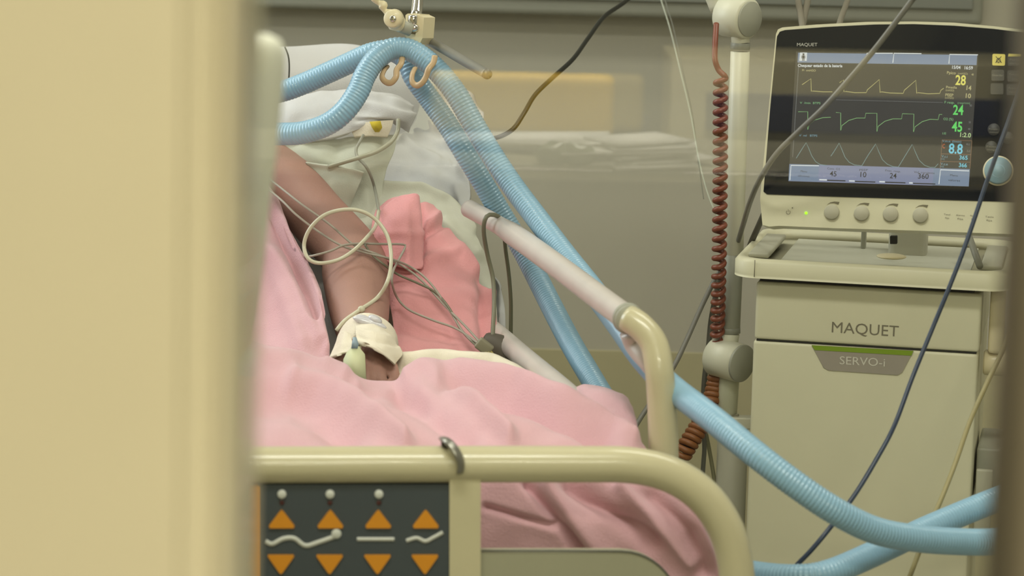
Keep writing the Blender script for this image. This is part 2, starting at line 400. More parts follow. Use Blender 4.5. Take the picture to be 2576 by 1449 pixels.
# right hand rail: near end drops behind the foot rail
link('side_rail_end', *tube_px([(1578, 800, 3.12), (1612, 822, 3.11), (1645, 865, 3.10), (1658, 930, 3.09), (1664, 1000, 3.09), (1668, 1080, 3.09), (1670, 1160, 3.09), (1672, 1400, 3.09), (1672, 1750, 3.09)], lambda t: .0158+.0012*min(1, t*3), .006, 20), RAIL, bed)
link('side_rail', *tube_px([(1180, 525, 3.76), (1240, 558, 3.69), (1300, 596, 3.60), (1400, 668, 3.44), (1500, 743, 3.26), (1585, 806, 3.12)], lambda t: .0125+.0025*min(1, max(0, (t-.16)*14)), .005, 20), RAILG, bed, label='worn grey tubular side rail')
c = P(1582, 803, 3.125); ax = P(1588, 808, 3.115)-P(1500, 743, 3.26)
link('rail_collar', *join(cyl(c-ax.normalized()*.008, ax, .0182, .007), cyl(c+ax.normalized()*.002, ax, .0176, .004)), GREYP, bed)
link('rail_sleeve', *tube_px([(1588, 835, 3.15), (1600, 870, 3.15), (1625, 905, 3.13), (1650, 940, 3.12)], lambda t: .014-.004*t, .005, 14), RAILG, bed)
link('lower_side_rail', *tube_px([(1215, 815, 3.72), (1260, 850, 3.66), (1330, 910, 3.5), (1420, 985, 3.34), (1520, 1075, 3.2), (1660, 1200, 3.1)], .0145, .006, 18), RAILG, bed)
link('rail_bracket', *tube_px([(1225, 870, 3.62), (1262, 878, 3.61), (1290, 905, 3.6)], .018, .004, 14), mat('dark_bracket', (88, 80, 70), .5), bed)
# metal hook hung over the foot rail
hk = thing('rail_hook', 'small grey metal hook clipped over the foot rail of the bed', 'hook', FBP.at(1150, 1140, .02))
path, L = smooth_path([FBP.at(1120, 1112, -.035), FBP.at(1116, 1104, -.005), FBP.at(1130, 1113, .018), FBP.at(1150, 1140, .026), FBP.at(1160, 1165, .0255), FBP.at(1158, 1188, .023)], .003)
link('hook_strap', *sweep(path, lambda t: (.0055 if t > .3 else .0045, .0028), 12), STEEL, hk)
link('hook_tip', *cyl(FBP.at(1122, 1116, -.002), (0, -1, .2), .0052, .009, 16), mat('dark_tip', (60, 58, 50), .5), hk)
# unseen carcass: mattress, frame, legs, castors, headboard
bd = Vector((-.11, .99, 0)).normalized(); bx = Vector((bd.y, -bd.x, 0)); bc = Vector((-.30, 2.93, 0))
def bpt(a, l, z): return bc+bx*a+bd*l+Vector((0, 0, z))
link('mattress', *box(bpt(0, .50, .575), bx, bd, Z, .41, .42, .065, .03), mat('mattress_cover', (206, 206, 200), .7), bed)
t1 = Vector((0, 0, 1))*math.sin(math.radians(42))+bd*math.cos(math.radians(42)); t2 = bx.cross(t1)
link('backrest_mattress', *box(bpt(-.03, .92, .60)+t1*.34-t2*(-.03 if t2.z > 0 else .03), bx, t1, t2, .36, .34, .05, .03), mat('mattress_cover', (206, 206, 200), .7), bed)
link('bed_frame', *box(bpt(0, .85, .45), bx, bd, Z, .43, .84, .035, .01), RAIL, bed)
for a in (-.38, .38):
    for l in (.12, 1.6):
        lg = link('leg', *join(cyl(bpt(a, l, .1), Z, .025, .35, 16)), RAIL, bed)
        link('castor', *cyl(bpt(a, l, .062)-bx*.02, bx, .06, .04, 24), MIDG, lg)
link('headboard', *box(bpt(-.03, 1.74, .75), bx, bd, Z, .43, .018, .30, .015), RAIL, bed)

# ================================================================== BEDDING
pil_c = P(690, 292, 4.26)
V, Fc = ellipsoid((0, 0, 0), ((.222, 0, .020), (-.0, .075, .03), (-.006, -.03, .093)), 90, 60, .62)
pv = []
for v in V:
    d = 1+.05*noise.noise(Vector((v.x*9, v.y*9, v.z*11)))
    pv.append(pil_c+v*d)
tag(link('pillow', pv, Fc, WHITE), 'white cotton pillow propped at the top of the raised bed', 'pillow')
o = cloth('bed_sheet', [
    [(560, 150, 4.40), (780, 150, 4.40), (1000, 128, 4.40), (1120, 178, 4.40), (1200, 262, 4.36)],
    [(560, 300, 4.30), (800, 290, 4.30), (1030, 270, 4.30), (1130, 285, 4.28), (1216, 318, 4.24)],
    [(560, 450, 4.12), (850, 450, 4.14), (1050, 430, 4.10), (1120, 440, 4.08), (1184, 445, 4.05)],
    [(560, 600, 3.98), (850, 600, 4.0), (1080, 575, 3.98), (1150, 575, 3.94), (1188, 572, 3.9)],
    [(560, 760, 3.88), (850, 760, 3.88), (1080, 730, 3.88), (1180, 735, 3.86), (1262, 735, 3.84)],
    [(560, 930, 3.74), (850, 930, 3.74), (1080, 900, 3.74), (1180, 895, 3.72), (1276, 880, 3.70)]],
    GREYC, 90, 90, folds=[([(1040, 250), (1110, 330), (1180, 450)], 16, .012), ([(1050, 330), (1180, 400)], 9, .009), ([(1020, 350), (1110, 420), (1170, 440)], 10, .009), ([(1010, 420), (1160, 470)], 12, .006), ([(1150, 480), (1180, 560), (1240, 700)], 14, .010), ([(1075, 290), (1150, 420)], 7, -.008), ([(1215, 620), (1225, 860)], 9, .007), ([(1256, 640), (1262, 860)], 9, .006)], wr=.011, ws=12, seed=3)
tag(o, 'wrinkled greyish white sheet over the raised backrest, beside the blue hoses', 'sheet')
o = cloth('draped_sheet', [
    [(905, 470, 3.97), (960, 464, 3.96), (1030, 462, 3.95), (1090, 476, 3.94), (1140, 505, 3.93), (1178, 545, 3.92)],
    [(900, 520, 3.93), (960, 520, 3.92), (1040, 515, 3.91), (1110, 530, 3.90), (1160, 565, 3.89), (1202, 610, 3.88)],
    [(900, 600, 3.89), (970, 600, 3.88), (1060, 600, 3.87), (1140, 620, 3.86), (1190, 650, 3.85), (1238, 700, 3.84)],
    [(920, 720, 3.85), (1000, 720, 3.84), (1080, 730, 3.83), (1160, 740, 3.82), (1210, 760, 3.80), (1250, 790, 3.78)],
    [(940, 860, 3.80), (1020, 860, 3.78), (1100, 870, 3.76), (1170, 870, 3.74), (1215, 870, 3.73), (1255, 870, 3.72)]],
    mat('offwhite_cotton', (208, 208, 194), .9, noise_amt=.03, nscale=40, bump=.3, bscale=500, spec=.15), 60, 60, folds=[([(930, 470), (1060, 468), (1130, 500), (1190, 580)], 9, .008), ([(1120, 560), (1200, 640)], 14, .006)], wr=.004, ws=14, seed=8, thick=.005)
tag(o, 'off-white sheet edge curving round the folded pink blanket', 'sheet')
o = cloth('hospital_gown', [
    [(690, 345, 3.99), (780, 350, 3.97), (860, 340, 3.97), (930, 338, 3.97), (1000, 338, 3.99)],
    [(700, 400, 3.95), (780, 395, 3.94), (860, 385, 3.94), (930, 380, 3.94), (992, 382, 3.96)],
    [(740, 450, 3.93), (800, 440, 3.93), (860, 430, 3.93), (920, 425, 3.93), (972, 430, 3.95)],
    [(800, 520, 3.92), (840, 500, 3.92), (880, 490, 3.93), (920, 480, 3.93), (962, 480, 3.94)],
    [(850, 600, 3.90), (880, 580, 3.90), (910, 570, 3.91), (940, 560, 3.91), (965, 545, 3.93)]],
    mat('gown_cotton', (204, 206, 192), .9, noise_amt=.03, nscale=40, bump=.25, bscale=600, spec=.1), 50, 50, folds=[([(760, 380), (870, 430)], 14, .004), ([(850, 350), (840, 430)], 20, -.005)], wr=.004, ws=13, seed=12)
tag(o, 'pale hospital gown cloth lying over the patient chest above the arm', 'gown')
fl = cloth('gown_flap', [
    [(770, 408, 3.925), (820, 416, 3.915), (870, 424, 3.91), (916, 434, 3.91)],
    [(790, 450, 3.915), (830, 455, 3.905), (870, 460, 3.90), (902, 468, 3.905)],
    [(820, 500, 3.91), (845, 500, 3.90), (870, 500, 3.90), (888, 500, 3.905)],
    [(845, 545, 3.90), (860, 540, 3.90), (870, 535, 3.90), (880, 528, 3.905)]],
    mat('gown_cotton', (204, 206, 192)), 30, 30, folds=[([(775, 411), (916, 436)], 6, .006)], wr=.003, ws=15, seed=2, parent=o)
o = cloth('towel', [
    [(690, 262, 4.02), (780, 236, 4.02), (870, 226, 4.02), (950, 232, 4.03), (1004, 246, 4.05), (1030, 262, 4.08)],
    [(690, 290, 3.985), (780, 268, 3.985), (870, 258, 3.985), (950, 262, 3.99), (1004, 276, 4.00), (1036, 288, 4.04)],
    [(690, 322, 3.965), (780, 312, 3.965), (860, 296, 3.965), (930, 290, 3.96), (1000, 300, 3.97), (1036, 312, 4.00)],
    [(690, 352, 3.96), (780, 353, 3.955), (860, 340, 3.955), (915, 322, 3.96), (990, 316, 3.98), (1028, 334, 4.00)]],
    WHITE, 70, 50, folds=[([(860, 262), (930, 268), (1000, 292), (1034, 298)], 9, .010), ([(880, 238), (960, 252), (1024, 278)], 8, .010), ([(770, 330), (870, 285)], 14, .008), ([(900, 300), (985, 312)], 8, -.006)], wr=.005, ws=14, seed=5, thick=.010)
tag(o, 'folded white towel bunched under the blue hoses at the patient neck', 'towel')
o = cloth('gauze_pad', [
    [(880, 318, 3.965), (930, 306, 3.96), (990, 302, 3.965)],
    [(885, 332, 3.96), (935, 324, 3.955), (985, 322, 3.96)],
    [(890, 342, 3.955), (935, 342, 3.952), (975, 344, 3.955)]], CREAMC, 24, 16, wr=.002, seed=4, thick=.006)
tag(o, 'small gauze pad with a yellow stain tucked under the white towel', 'gauze')
link('yellow_stain', *(lambda pl: prism(pl, [(930, 308), (958, 306), (962, 322), (954, 334), (944, 334), (936, 322)], .004, .0075))(Plane(P(945, 322, 3.945), (0, -1, .25))), mat('iodine_yellow', (214, 190, 52), .8, noise_amt=.15, nscale=90), o, label='yellow stain')
# folded pink blanket right of the arm, salmon light put into its colour
o = cloth('folded_blanket', [
    [(946, 528, 3.88), (975, 503, 3.88), (1010, 492, 3.87), (1050, 495, 3.87), (1092, 512, 3.88)],
    [(935, 590, 3.83), (985, 575, 3.82), (1040, 565, 3.81), (1095, 562, 3.82), (1138, 580, 3.84)],
    [(950, 650, 3.79), (1010, 645, 3.78), (1070, 640, 3.77), (1130, 635, 3.78), (1185, 645, 3.80)],
    [(975, 740, 3.73), (1040, 740, 3.72), (1110, 740, 3.71), (1180, 735, 3.72), (1238, 745, 3.75)],
    [(990, 830, 3.66), (1060, 830, 3.65), (1130, 832, 3.64), (1190, 835, 3.64), (1246, 838, 3.67)],
    [(990, 920, 3.58), (1060, 920, 3.57), (1130, 912, 3.57), (1185, 905, 3.58), (1226, 886, 3.60)]],
    PINK_LIT, 80, 80, folds=[([(1060, 590), (1130, 555)], 10, -.010), ([(1068, 575), (1100, 540)], 9, .008), ([(1080, 650), (1160, 625), (1200, 670)], 16, .008), ([(1000, 760), (1230, 730)], 24, .006), ([(1215, 700), (1225, 860)], 14, -.010), ([(1237, 740), (1238, 870)], 9, .010), ([(1000, 830), (1130, 850)], 16, -.005), ([(1060, 500), (1064, 640)], 9, -.007)], wr=.005, ws=9, seed=21, thick=.006)
tag(o, 'pink fleece blanket, salmon light put into its colour, folded up beside the patient arm', 'blanket')
cloth('turned_flap', [
    [(950, 545, 3.823), (985, 505, 3.818), (1034, 486, 3.813), (1056, 512, 3.828)],
    [(940, 585, 3.793), (985, 560, 3.778), (1030, 550, 3.773), (1058, 575, 3.788)],
    [(945, 625, 3.773), (985, 620, 3.763), (1030, 618, 3.753), (1060, 628, 3.768)],
    [(975, 650, 3.753), (1000, 664, 3.743), (1030, 672, 3.738), (1060, 678, 3.748)]],
    PINK_LIT, 40, 40, folds=[([(1045, 490), (1060, 670)], 8, .007), ([(960, 590), (1010, 585), (1050, 590)], 10, .003)], wr=.003, seed=6, parent=o, thick=.006)
# pink blanket over the torso at the left
o = cloth('pink_blanket', [
    [(-300, 510, 4.00), (-60, 390, 3.95), (150, 340, 3.88), (340, 340, 3.87), (540, 400, 3.98), (600, 420, 3.95), (650, 452, 3.90), (688, 492, 3.88)],
    [(-300, 650, 3.90), (-60, 530, 3.85), (150, 480, 3.78), (340, 480, 3.77), (540, 540, 3.88), (620, 540, 3.84), (675, 550, 3.80), (722, 572, 3.78)],
    [(-300, 790, 3.81), (-60, 670, 3.76), (150, 620, 3.69), (340, 620, 3.68), (540, 680, 3.79), (640, 680, 3.74), (710, 680, 3.70), (772, 690, 3.69)],
    [(-300, 900, 3.72), (-60, 780, 3.67), (150, 730, 3.60), (340, 730, 3.59), (540, 790, 3.7), (650, 790, 3.64), (740, 790, 3.60), (812, 790, 3.59)],
    [(-300, 990, 3.60), (-60, 870, 3.55), (150, 820, 3.48), (340, 820, 3.47), (540, 880, 3.58), (670, 880, 3.54), (760, 885, 3.51), (828, 885, 3.52)],
    [(-300, 1070, 3.46), (-60, 950, 3.41), (150, 900, 3.34), (340, 900, 3.33), (540, 960, 3.44), (670, 965, 3.42), (760, 970, 3.41), (832, 955, 3.43)]],
    PINK, 150, 80, folds=[([(655, 470), (720, 590), (800, 740), (822, 880)], 13, .014), ([(640, 540), (690, 625), (755, 740), (800, 860)], 16, .012), ([(682, 545), (735, 660), (795, 800)], 13, -.016), ([(650, 600), (690, 660), (760, 860)], 26, .012), ([(640, 520), (700, 620)], 12, -.008)], wr=.006, ws=8, seed=31, thick=.007)
tag(o, 'pink fleece blanket draped over the patient torso next to the door edge', 'blanket')
o = cloth('white_sheet_fold', [
    [(925, 915, 3.53), (1040, 890, 3.50), (1110, 884, 3.50), (1190, 884, 3.50), (1250, 892, 3.49), (1300, 922, 3.46), (1350, 955, 3.42), (1400, 985, 3.37)],
    [(925, 935, 3.50), (1040, 908, 3.46), (1110, 902, 3.46), (1190, 906, 3.45), (1250, 918, 3.44), (1300, 940, 3.41), (1350, 968, 3.37), (1400, 995, 3.33)],
    [(925, 985, 3.46), (1040, 960, 3.42), (1110, 960, 3.42), (1190, 965, 3.42), (1250, 975, 3.40), (1300, 985, 3.37), (1350, 1000, 3.34), (1400, 1020, 3.31)]],
    CREAMC, 70, 30, folds=[([(1000, 905), (1110, 892), (1240, 905), (1330, 950)], 10, .008), ([(1000, 930), (1100, 918), (1200, 925)], 8, -.006)], wr=.003, seed=17, thick=.005)
tag(o, 'cream cotton sheet rolled over the edge behind the foreground pink blanket', 'sheet')
# the large pink blanket over the legs
o = cloth('pink_blanket', [
    [(-430, 900, 3.36), (-120, 810, 3.36), (220, 818, 3.36), (540, 840, 3.36), (720, 878, 3.36), (860, 925, 3.35), (1000, 958, 3.35), (1105, 928, 3.35), (1250, 944, 3.30), (1400, 1004, 3.20), (1520, 1072, 3.14), (1602, 1116, 3.10)],
    [(-430, 990, 3.24), (-120, 900, 3.24), (220, 908, 3.24), (540, 930, 3.24), (720, 955, 3.24), (860, 985, 3.24), (1000, 1005, 3.24), (1115, 985, 3.23), (1260, 1005, 3.20), (1390, 1050, 3.13), (1510, 1100, 3.09), (1630, 1150, 3.06)],
    [(-430, 1110, 3.09), (-120, 1020, 3.09), (220, 1028, 3.09), (540, 1050, 3.09), (720, 1060, 3.09), (860, 1075, 3.09), (1000, 1085, 3.09), (1130, 1080, 3.09), (1270, 1090, 3.08), (1390, 1115, 3.06), (1510, 1150, 3.03), (1665, 1190, 3.01)],
    [(-430, 1210, 3.00), (-120, 1120, 3.00), (220, 1128, 3.00), (540, 1150, 3.0), (720, 1155, 3.0), (860, 1160, 3.0), (1000, 1165, 3.0), (1130, 1165, 3.0), (1270, 1170, 3.0), (1390, 1190, 3.0), (1530, 1215, 2.99), (1705, 1235, 2.98)],
    [(-430, 1330, 2.97), (-120, 1240, 2.97), (220, 1248, 2.97), (540, 1270, 2.97), (720, 1275, 2.97), (860, 1280, 2.97), (1000, 1280, 2.97), (1140, 1285, 2.97), (1280, 1290, 2.97), (1410, 1300, 2.97), (1580, 1310, 2.97), (1765, 1320, 2.96)],
    [(-430, 1470, 2.98), (-120, 1380, 2.98), (220, 1388, 2.98), (540, 1410, 2.98), (720, 1410, 2.98), (860, 1410, 2.98), (1000, 1410, 2.98), (1140, 1410, 2.98), (1290, 1420, 2.98), (1440, 1425, 2.98), (1630, 1430, 2.98), (1806, 1430, 2.97)],
    [(-430, 1660, 2.99), (-120, 1570, 2.99), (220, 1578, 2.99), (540, 1600, 2.99), (720, 1600, 2.99), (860, 1600, 2.99), (1000, 1600, 2.99), (1140, 1600, 2.99), (1290, 1600, 2.99), (1440, 1600, 2.99), (1630, 1600, 2.99), (1812, 1600, 2.98)]],
    PINK, 230, 150, folds=[
        ([(1024, 958), (1070, 938), (1160, 934), (1297, 956), (1433, 1028), (1592, 1112)], 20, .016), ([(1120, 962), (1206, 985), (1300, 1012), (1433, 1070), (1520, 1110)], 24, -.030),
        ([(1110, 960), (1150, 985), (1190, 1025), (1280, 1110)], 17, .020), ([(1010, 1000), (1100, 1050), (1180, 1115)], 26, -.018), ([(740, 950), (800, 970), (870, 1012), (940, 1060), (1020, 1115)], 20, .022),
        ([(640, 985), (740, 990), (820, 1040), (880, 1100)], 42, -.026), ([(820, 915), (862, 930), (900, 965)], 14, .008), ([(900, 1000), (1000, 990), (1060, 1010)], 14, -.006), ([(640, 885), (760, 905), (860, 950)], 18, .010),
        ([(1328, 1215), (1400, 1300), (1470, 1400)], 14, -.020), ([(1225, 1275), (1320, 1305), (1395, 1325)], 9, -.010), ([(1370, 1225), (1450, 1320), (1520, 1400)], 26, .012),
        ([(1430, 1215), (1540, 1290), (1640, 1370)], 24, -.020), ([(1560, 1225), (1638, 1300), (1740, 1415)], 16, .014), ([(1640, 1240), (1730, 1340), (1770, 1440)], 20, -.012)],
    wr=.009, ws=7, seed=41, thick=.007)
tag(o, 'large pink fleece blanket over the legs, hanging down behind the foot rail', 'blanket')
cloth('back_fold', [
    [(1360, 1012, 3.33), (1410, 984, 3.32), (1470, 973, 3.31), (1520, 976, 3.30), (1560, 990, 3.28)],
    [(1380, 1040, 3.26), (1440, 1015, 3.24), (1500, 1005, 3.23), (1550, 1012, 3.22), (1592, 1040, 3.20)],
    [(1420, 1090, 3.19), (1480, 1070, 3.17), (1530, 1065, 3.16), (1575, 1075, 3.155), (1610, 1100, 3.14)],
    [(1480, 1200, 3.10), (1540, 1190, 3.09), (1590, 1180, 3.085), (1630, 1180, 3.08), (1670, 1190, 3.06)]],
    PINK, 50, 50, folds=[([(1400, 1000), (1440, 995)], 14, -.008), ([(1470, 985), (1560, 1010), (1600, 1080)], 16, .005)], wr=.004, seed=51, parent=o, thick=.007)

# ================================================================== PATIENT
def add_tube(parts, pts, radii, sides=20):
    pts = [Vector(p) for p in pts]; n = len(pts)-1; N = n*8
    path = [Vector(crom(pts, i/N)) for i in range(N+1)]
    rr = [crom([(a,) if not isinstance(a, tuple) else a for a in radii], i/N) for i in range(N+1)]
    def rf(t):
        q = rr[int(round(t*N))]; return (q[0], q[-1])
    parts.append(sweep(path, rf, sides))
    for e, q in ((path[0], rr[0]), (path[-1], rr[-1])):
        parts.append(ellipsoid(e, ((q[0]*.98, 0, 0), (0, q[0]*.98, 0), (0, 0, q[0]*.98)), 16, 10))
body = []
SH = P(655, 395, 4.00); EL = P(888, 640, 3.80); WR = P(912, 850, 3.56)
RSH = SH+Vector((-.40, -.02, .0)); CH = (SH+RSH)/2+Vector((0, -.02, -.06)); NK = (SH+RSH)/2+Vector((.02, .08, .07)); HD = NK+Vector((.03, .09, .11))
PV = Vector((CH.x+.03, 3.66, .67))
add_tube(body, [SH+Vector((-.04, .03, .0)), SH.lerp(EL, .25), SH.lerp(EL, .6), EL+Vector((-.004, .0, .0)), EL.lerp(WR, .3)+Vector((.0, 0, .004)), EL.lerp(WR, .7), WR], [.050, .045, .042, .043, .046, .040, .031], 28)
# torso, pelvis, legs (all but hidden by the bedding)
add_tube(body, [NK, CH+Vector((0, .03, 0)), CH.lerp(PV, .5)+Vector((0, .02, -.02)), PV], [(.055,), (.105,), (.10,), (.09,)], 28)
add_tube(body, [SH+Vector((-.02, .02, -.01)), CH+Vector((0, .03, .02)), RSH], [.055, .08, .055], 24)
add_tube(body, [CH, NK, HD-Vector((0, .0, .03))], [.07, .052, .055], 20)
for sx in (-.10, .10):
    hip = PV+Vector((sx, 0, -.01)); kn = Vector((PV.x+sx*1.2+.04, 3.31, .69)); ft = Vector((PV.x+sx*1.2+.05, 3.09, .66))
    add_tube(body, [hip, hip.lerp(kn, .5), kn, kn.lerp(ft, .5), ft, ft+Vector((0, -.0, .05))], [.075, .066, .05, .045, .035, .03], 18)
add_tube(body, [RSH, RSH+Vector((-.02, -.12, -.14)), RSH+Vector((.01, -.22, -.24)), RSH+Vector((.08, -.38, -.30))], [.05, .042, .036, .028], 18)
# head with face
body.append(ellipsoid(HD, ((.072, 0, 0), (0, .082, .045), (0, -.052, .098)), 32, 24))
body.append(ellipsoid(HD+Vector((0, -.035, -.045)), ((.052, 0, 0), (0, .05, 0), (0, 0, .052)), 24, 16))
fd = Vector((0, -.80, .45)).normalized(); fu = Vector((0, .45, .80)).normalized()
add_tube(body, [HD+fd*.080+fu*.02, HD+fd*.094+fu*.0, HD+fd*.104-fu*.018], [.007, .010, .013], 12)
for sx in (-1, 1):
    body.append(ellipsoid(HD+Vector((sx*.073, .005, 0)), ((.010, 0, 0), (0, .016, .012), (0, -.014, .028)), 14, 10))
    body.append(ellipsoid(HD+fd*.078+fu*.022+Vector((sx*.030, 0, 0)), ((.014, 0, 0), (0, .010, 0), (0, 0, .009)), 14, 10))
body.append(ellipsoid(HD+fd*.082-fu*.048, ((.024, 0, 0), (0, .012, 0), (0, 0, .010)), 16, 10))
# palm and five fingers curled over the lap
HB = P(914, 868, 3.525)
add_tube(body, [WR, WR.lerp(HB, .5)+Vector((0, 0, .003)), HB+Vector((.0, -.01, 0))], [(.030,), (.027,), (.020,)], 22)
fing = [((940, 872, 3.51), (972, 900, 3.475), (990, 935, 3.45), (996, 985, 3.44), .0086), ((926, 876, 3.505), (946, 908, 3.46), (956, 945, 3.435), (960, 1000, 3.43), .0090),
        ((912, 878, 3.50), (916, 912, 3.455), (921, 950, 3.43), (924, 1004, 3.425), .0090), ((892, 876, 3.50), (885, 910, 3.46), (884, 950, 3.435), (884, 1000, 3.43), .0080)]
for a, b, c, d, r in fing:
    add_tube(body, [P(*a), P(*b), P(*c), P(*d)], [r*1.1, r, r*.95, r*.8], 14)
add_tube(body, [P(880, 880, 3.49), P(858, 895, 3.475), P(846, 918, 3.465), P(842, 945, 3.46)], [.016, .013, .0115, .009], 14)
V, Fc = join(*body)
person = link('person', V, Fc, SKIN, origin=(PV.x, PV.y, .62))
tag(person, 'patient lying in bed with bare bandaged arm resting on pink blankets', 'person')
md = person.modifiers.new('remesh', 'REMESH'); md.mode = 'VOXEL'; md.voxel_size = .0034; md.use_smooth_shade = True
md = person.modifiers.new('smooth', 'SMOOTH'); md.iterations = 5; md.factor = .6
hv, hf = ellipsoid(HD+Vector((0, .022, .014)), ((.078, 0, 0), (0, .078, .035), (0, -.045, .095)), 32, 20)
link('hair', [v+(v-HD).normalized()*.004*noise.noise(v*60) for v in hv if True], hf, HAIR, person)
# eyelids closed, mouth tube is out of frame too
# bandage round the wrist and hand
bw = thing('bandage', 'cream gauze bandage wrapped round the patient wrist and hand', 'bandage', WR)
bp = [P(922, 862, 3.55), P(925, 870, 3.535), P(929, 880, 3.515), P(936, 890, 3.50)]
path, L = smooth_path(bp, .0035)
V, Fc = sweep(path, lambda t: (.0385+.003*math.sin(t*3.1)-.006*t*t, .040+.006*math.sin(t*3.0)-.008*t*t), 40)
V = [v+Vector((noise.noise(v*40), noise.noise(v*40+Vector((9, 1, 1))), noise.noise(v*38+Vector((3, 7, 1)))))*.0022 for v in V]
link('gauze_wrap', V, Fc, CREAMC, bw)
cloth('gauze_tail', [
    [(893, 800, 3.526), (925, 812, 3.506), (960, 818, 3.516), (985, 850, 3.526)],
    [(895, 840, 3.476), (930, 842, 3.461), (970, 850, 3.466), (1005, 870, 3.486)],
    [(898, 868, 3.451), (930, 872, 3.436), (965, 880, 3.436), (1012, 892, 3.466)],
    [(905, 873, 3.441), (935, 882, 3.428), (962, 900, 3.426), (985, 918, 3.446)]], CREAMC, 40, 40, folds=[([(905, 872), (945, 880), (980, 912)], 7, .006), ([(900, 845), (1000, 868)], 5, -.003), ([(900, 828), (990, 850)], 4, .002)], wr=.003, ws=22, seed=61, thick=.003, parent=bw)
cloth('gauze_side', [
    [(852, 840, 3.506), (866, 832, 3.486), (882, 842, 3.476)],
    [(844, 868, 3.486), (862, 862, 3.461), (886, 862, 3.456)],
    [(832, 892, 3.466), (852, 888, 3.446), (884, 876, 3.446)],
    [(822, 906, 3.456), (842, 892, 3.441), (874, 886, 3.441)]], CREAMC, 26, 26, wr=.002, ws=25, seed=66, thick=.003, parent=bw)
tp = thing('dressing_tape', 'clear tape bulge and blue cannula clip on the wrist bandage', 'dressing', P(930, 806, 3.50))
CLEAR = mat('clear_tape', (212, 210, 216), .15, coat=.6, noise_amt=.05)
link('tape', *join(ellipsoid(P(914, 801, 3.515), ((.010, 0, -.002), (0, .008, 0), (0, 0, .0045))), ellipsoid(P(944, 803, 3.51), ((.009, 0, -.003), (0, .008, 0), (0, 0, .005))), ellipsoid(P(930, 812, 3.508), ((.022, 0, -.006), (0, .008, 0), (0, 0, .006)))), CLEAR, tp)
fs = thing('finger_sensor', 'pale green finger sensor with a blue tip taped over the fingers', 'sensor', P(892, 900, 3.44))
SP = Plane(P(895, 900, 3.425), (0, -1, .55))
link('sensor_shell', *prism(SP, [(888, 872), (902, 872), (918, 892), (921, 955), (862, 955), (864, 905), (872, 888)], -.010, .002), mat('pale_green_plastic', (206, 208, 168), .5, noise_amt=.04), fs)
link('sensor_tip', *prism(SP, [(888, 850), (897, 850), (902, 866), (900, 878), (884, 878), (886, 862)], -.008, .003), mat('pale_blue_plastic', (138, 156, 168), .4), fs)

# ================================================================== HOSES
MOUTH = HD+fd*.095-fu*.048
def hose(name, pts, r, label, group):
    path, L = smooth_path([p if isinstance(p, Vector) else P(*p) for p in pts], .00062)
    n = len(path); pitch = .0046
    def rf(t):
        s = t*L; return r*(1+.024*math.sin(2*math.pi*s/pitch))
    V, Fc = sweep(path, rf, 22); o = link(name, V, Fc, HOSE); tag(o, label, 'breathing hose', group); return o
hose('breathing_hose', [MOUTH+fd*.055+Vector((.012, 0, 0)), MOUTH+fd*.10+Vector((.03, -.01, -.005)), (440, 322, 3.86), (560, 336, 3.76), (700, 337, 3.70), (765, 333, 3.68), (825, 312, 3.67), (868, 278, 3.67), (900, 232, 3.68), (918, 190, 3.69), (945, 150, 3.70), (985, 124, 3.71), (1030, 126, 3.71), (1072, 152, 3.70), (1112, 190, 3.69), (1150, 240, 3.68), (1190, 310, 3.67), (1235, 385, 3.66), (1290, 468, 3.64), (1350, 548, 3.60), (1420, 640, 3.54), (1490, 728, 3.46), (1560, 822, 3.34), (1620, 905, 3.22), (1690, 975, 3.12), (1790, 1052, 3.02), (1900, 1142, 2.96), (2000, 1218, 2.94), (2100, 1285, 2.94), (2200, 1334, 2.96), (2300, 1354, 2.99), (2400, 1362, 3.03), (2500, 1362, 3.08), (2600, 1340, 3.18), (2680, 1270, 3.38), (2700, 1180, 3.55)], .0151,
     'blue corrugated breathing hose arching over the hook, the front one', 'blue hoses')
hose('breathing_hose', [MOUTH+fd*.055-Vector((.018, 0, 0)), MOUTH+fd*.10+Vector((0, -.01, .03)), (440, 290, 3.9), (560, 262, 3.86), (700, 232, 3.82), (760, 212, 3.81), (825, 183, 3.80), (880, 158, 3.79), (935, 134, 3.78), (985, 128, 3.78), (1022, 150, 3.77), (1042, 195, 3.76), (1080, 248, 3.76), (1125, 312, 3.75), (1165, 378, 3.74), (1210, 452, 3.74), (1262, 540, 3.74), (1310, 620, 3.73), (1352, 700, 3.70), (1395, 785, 3.64), (1440, 870, 3.56), (1490, 955, 3.48), (1545, 1050, 3.40), (1610, 1180, 3.34), (1700, 1330, 3.26), (1800, 1420, 3.16), (1900, 1444, 3.08), (2000, 1452, 3.04), (2085, 1440, 3.04), (2200, 1392, 3.08), (2320, 1335, 3.14), (2420, 1292, 3.18), (2510, 1255, 3.22), (2580, 1225, 3.32), (2650, 1170, 3.46), (2680, 1110, 3.56)], .0148,
     'blue corrugated breathing hose running behind the other and under the side rail', 'blue hoses')
# second lower run (in front of the cabinet, below the first hose)
tube_c = thing('tube_connector', 'pale plastic connector joining the two blue hoses at the patient mouth', 'connector', MOUTH)
link('connector_body', *join(sweep([MOUTH-fd*.012, MOUTH+fd*.05], .009, 18), sweep([MOUTH+fd*.045+Vector((.012, 0, 0)), MOUTH+fd*.062+Vector((.014, 0, 0))], .012, 18), sweep([MOUTH+fd*.045-Vector((.014, 0, 0)), MOUTH+fd*.062-Vector((.018, 0, 0))], .012, 18)), IVORY, tube_c)
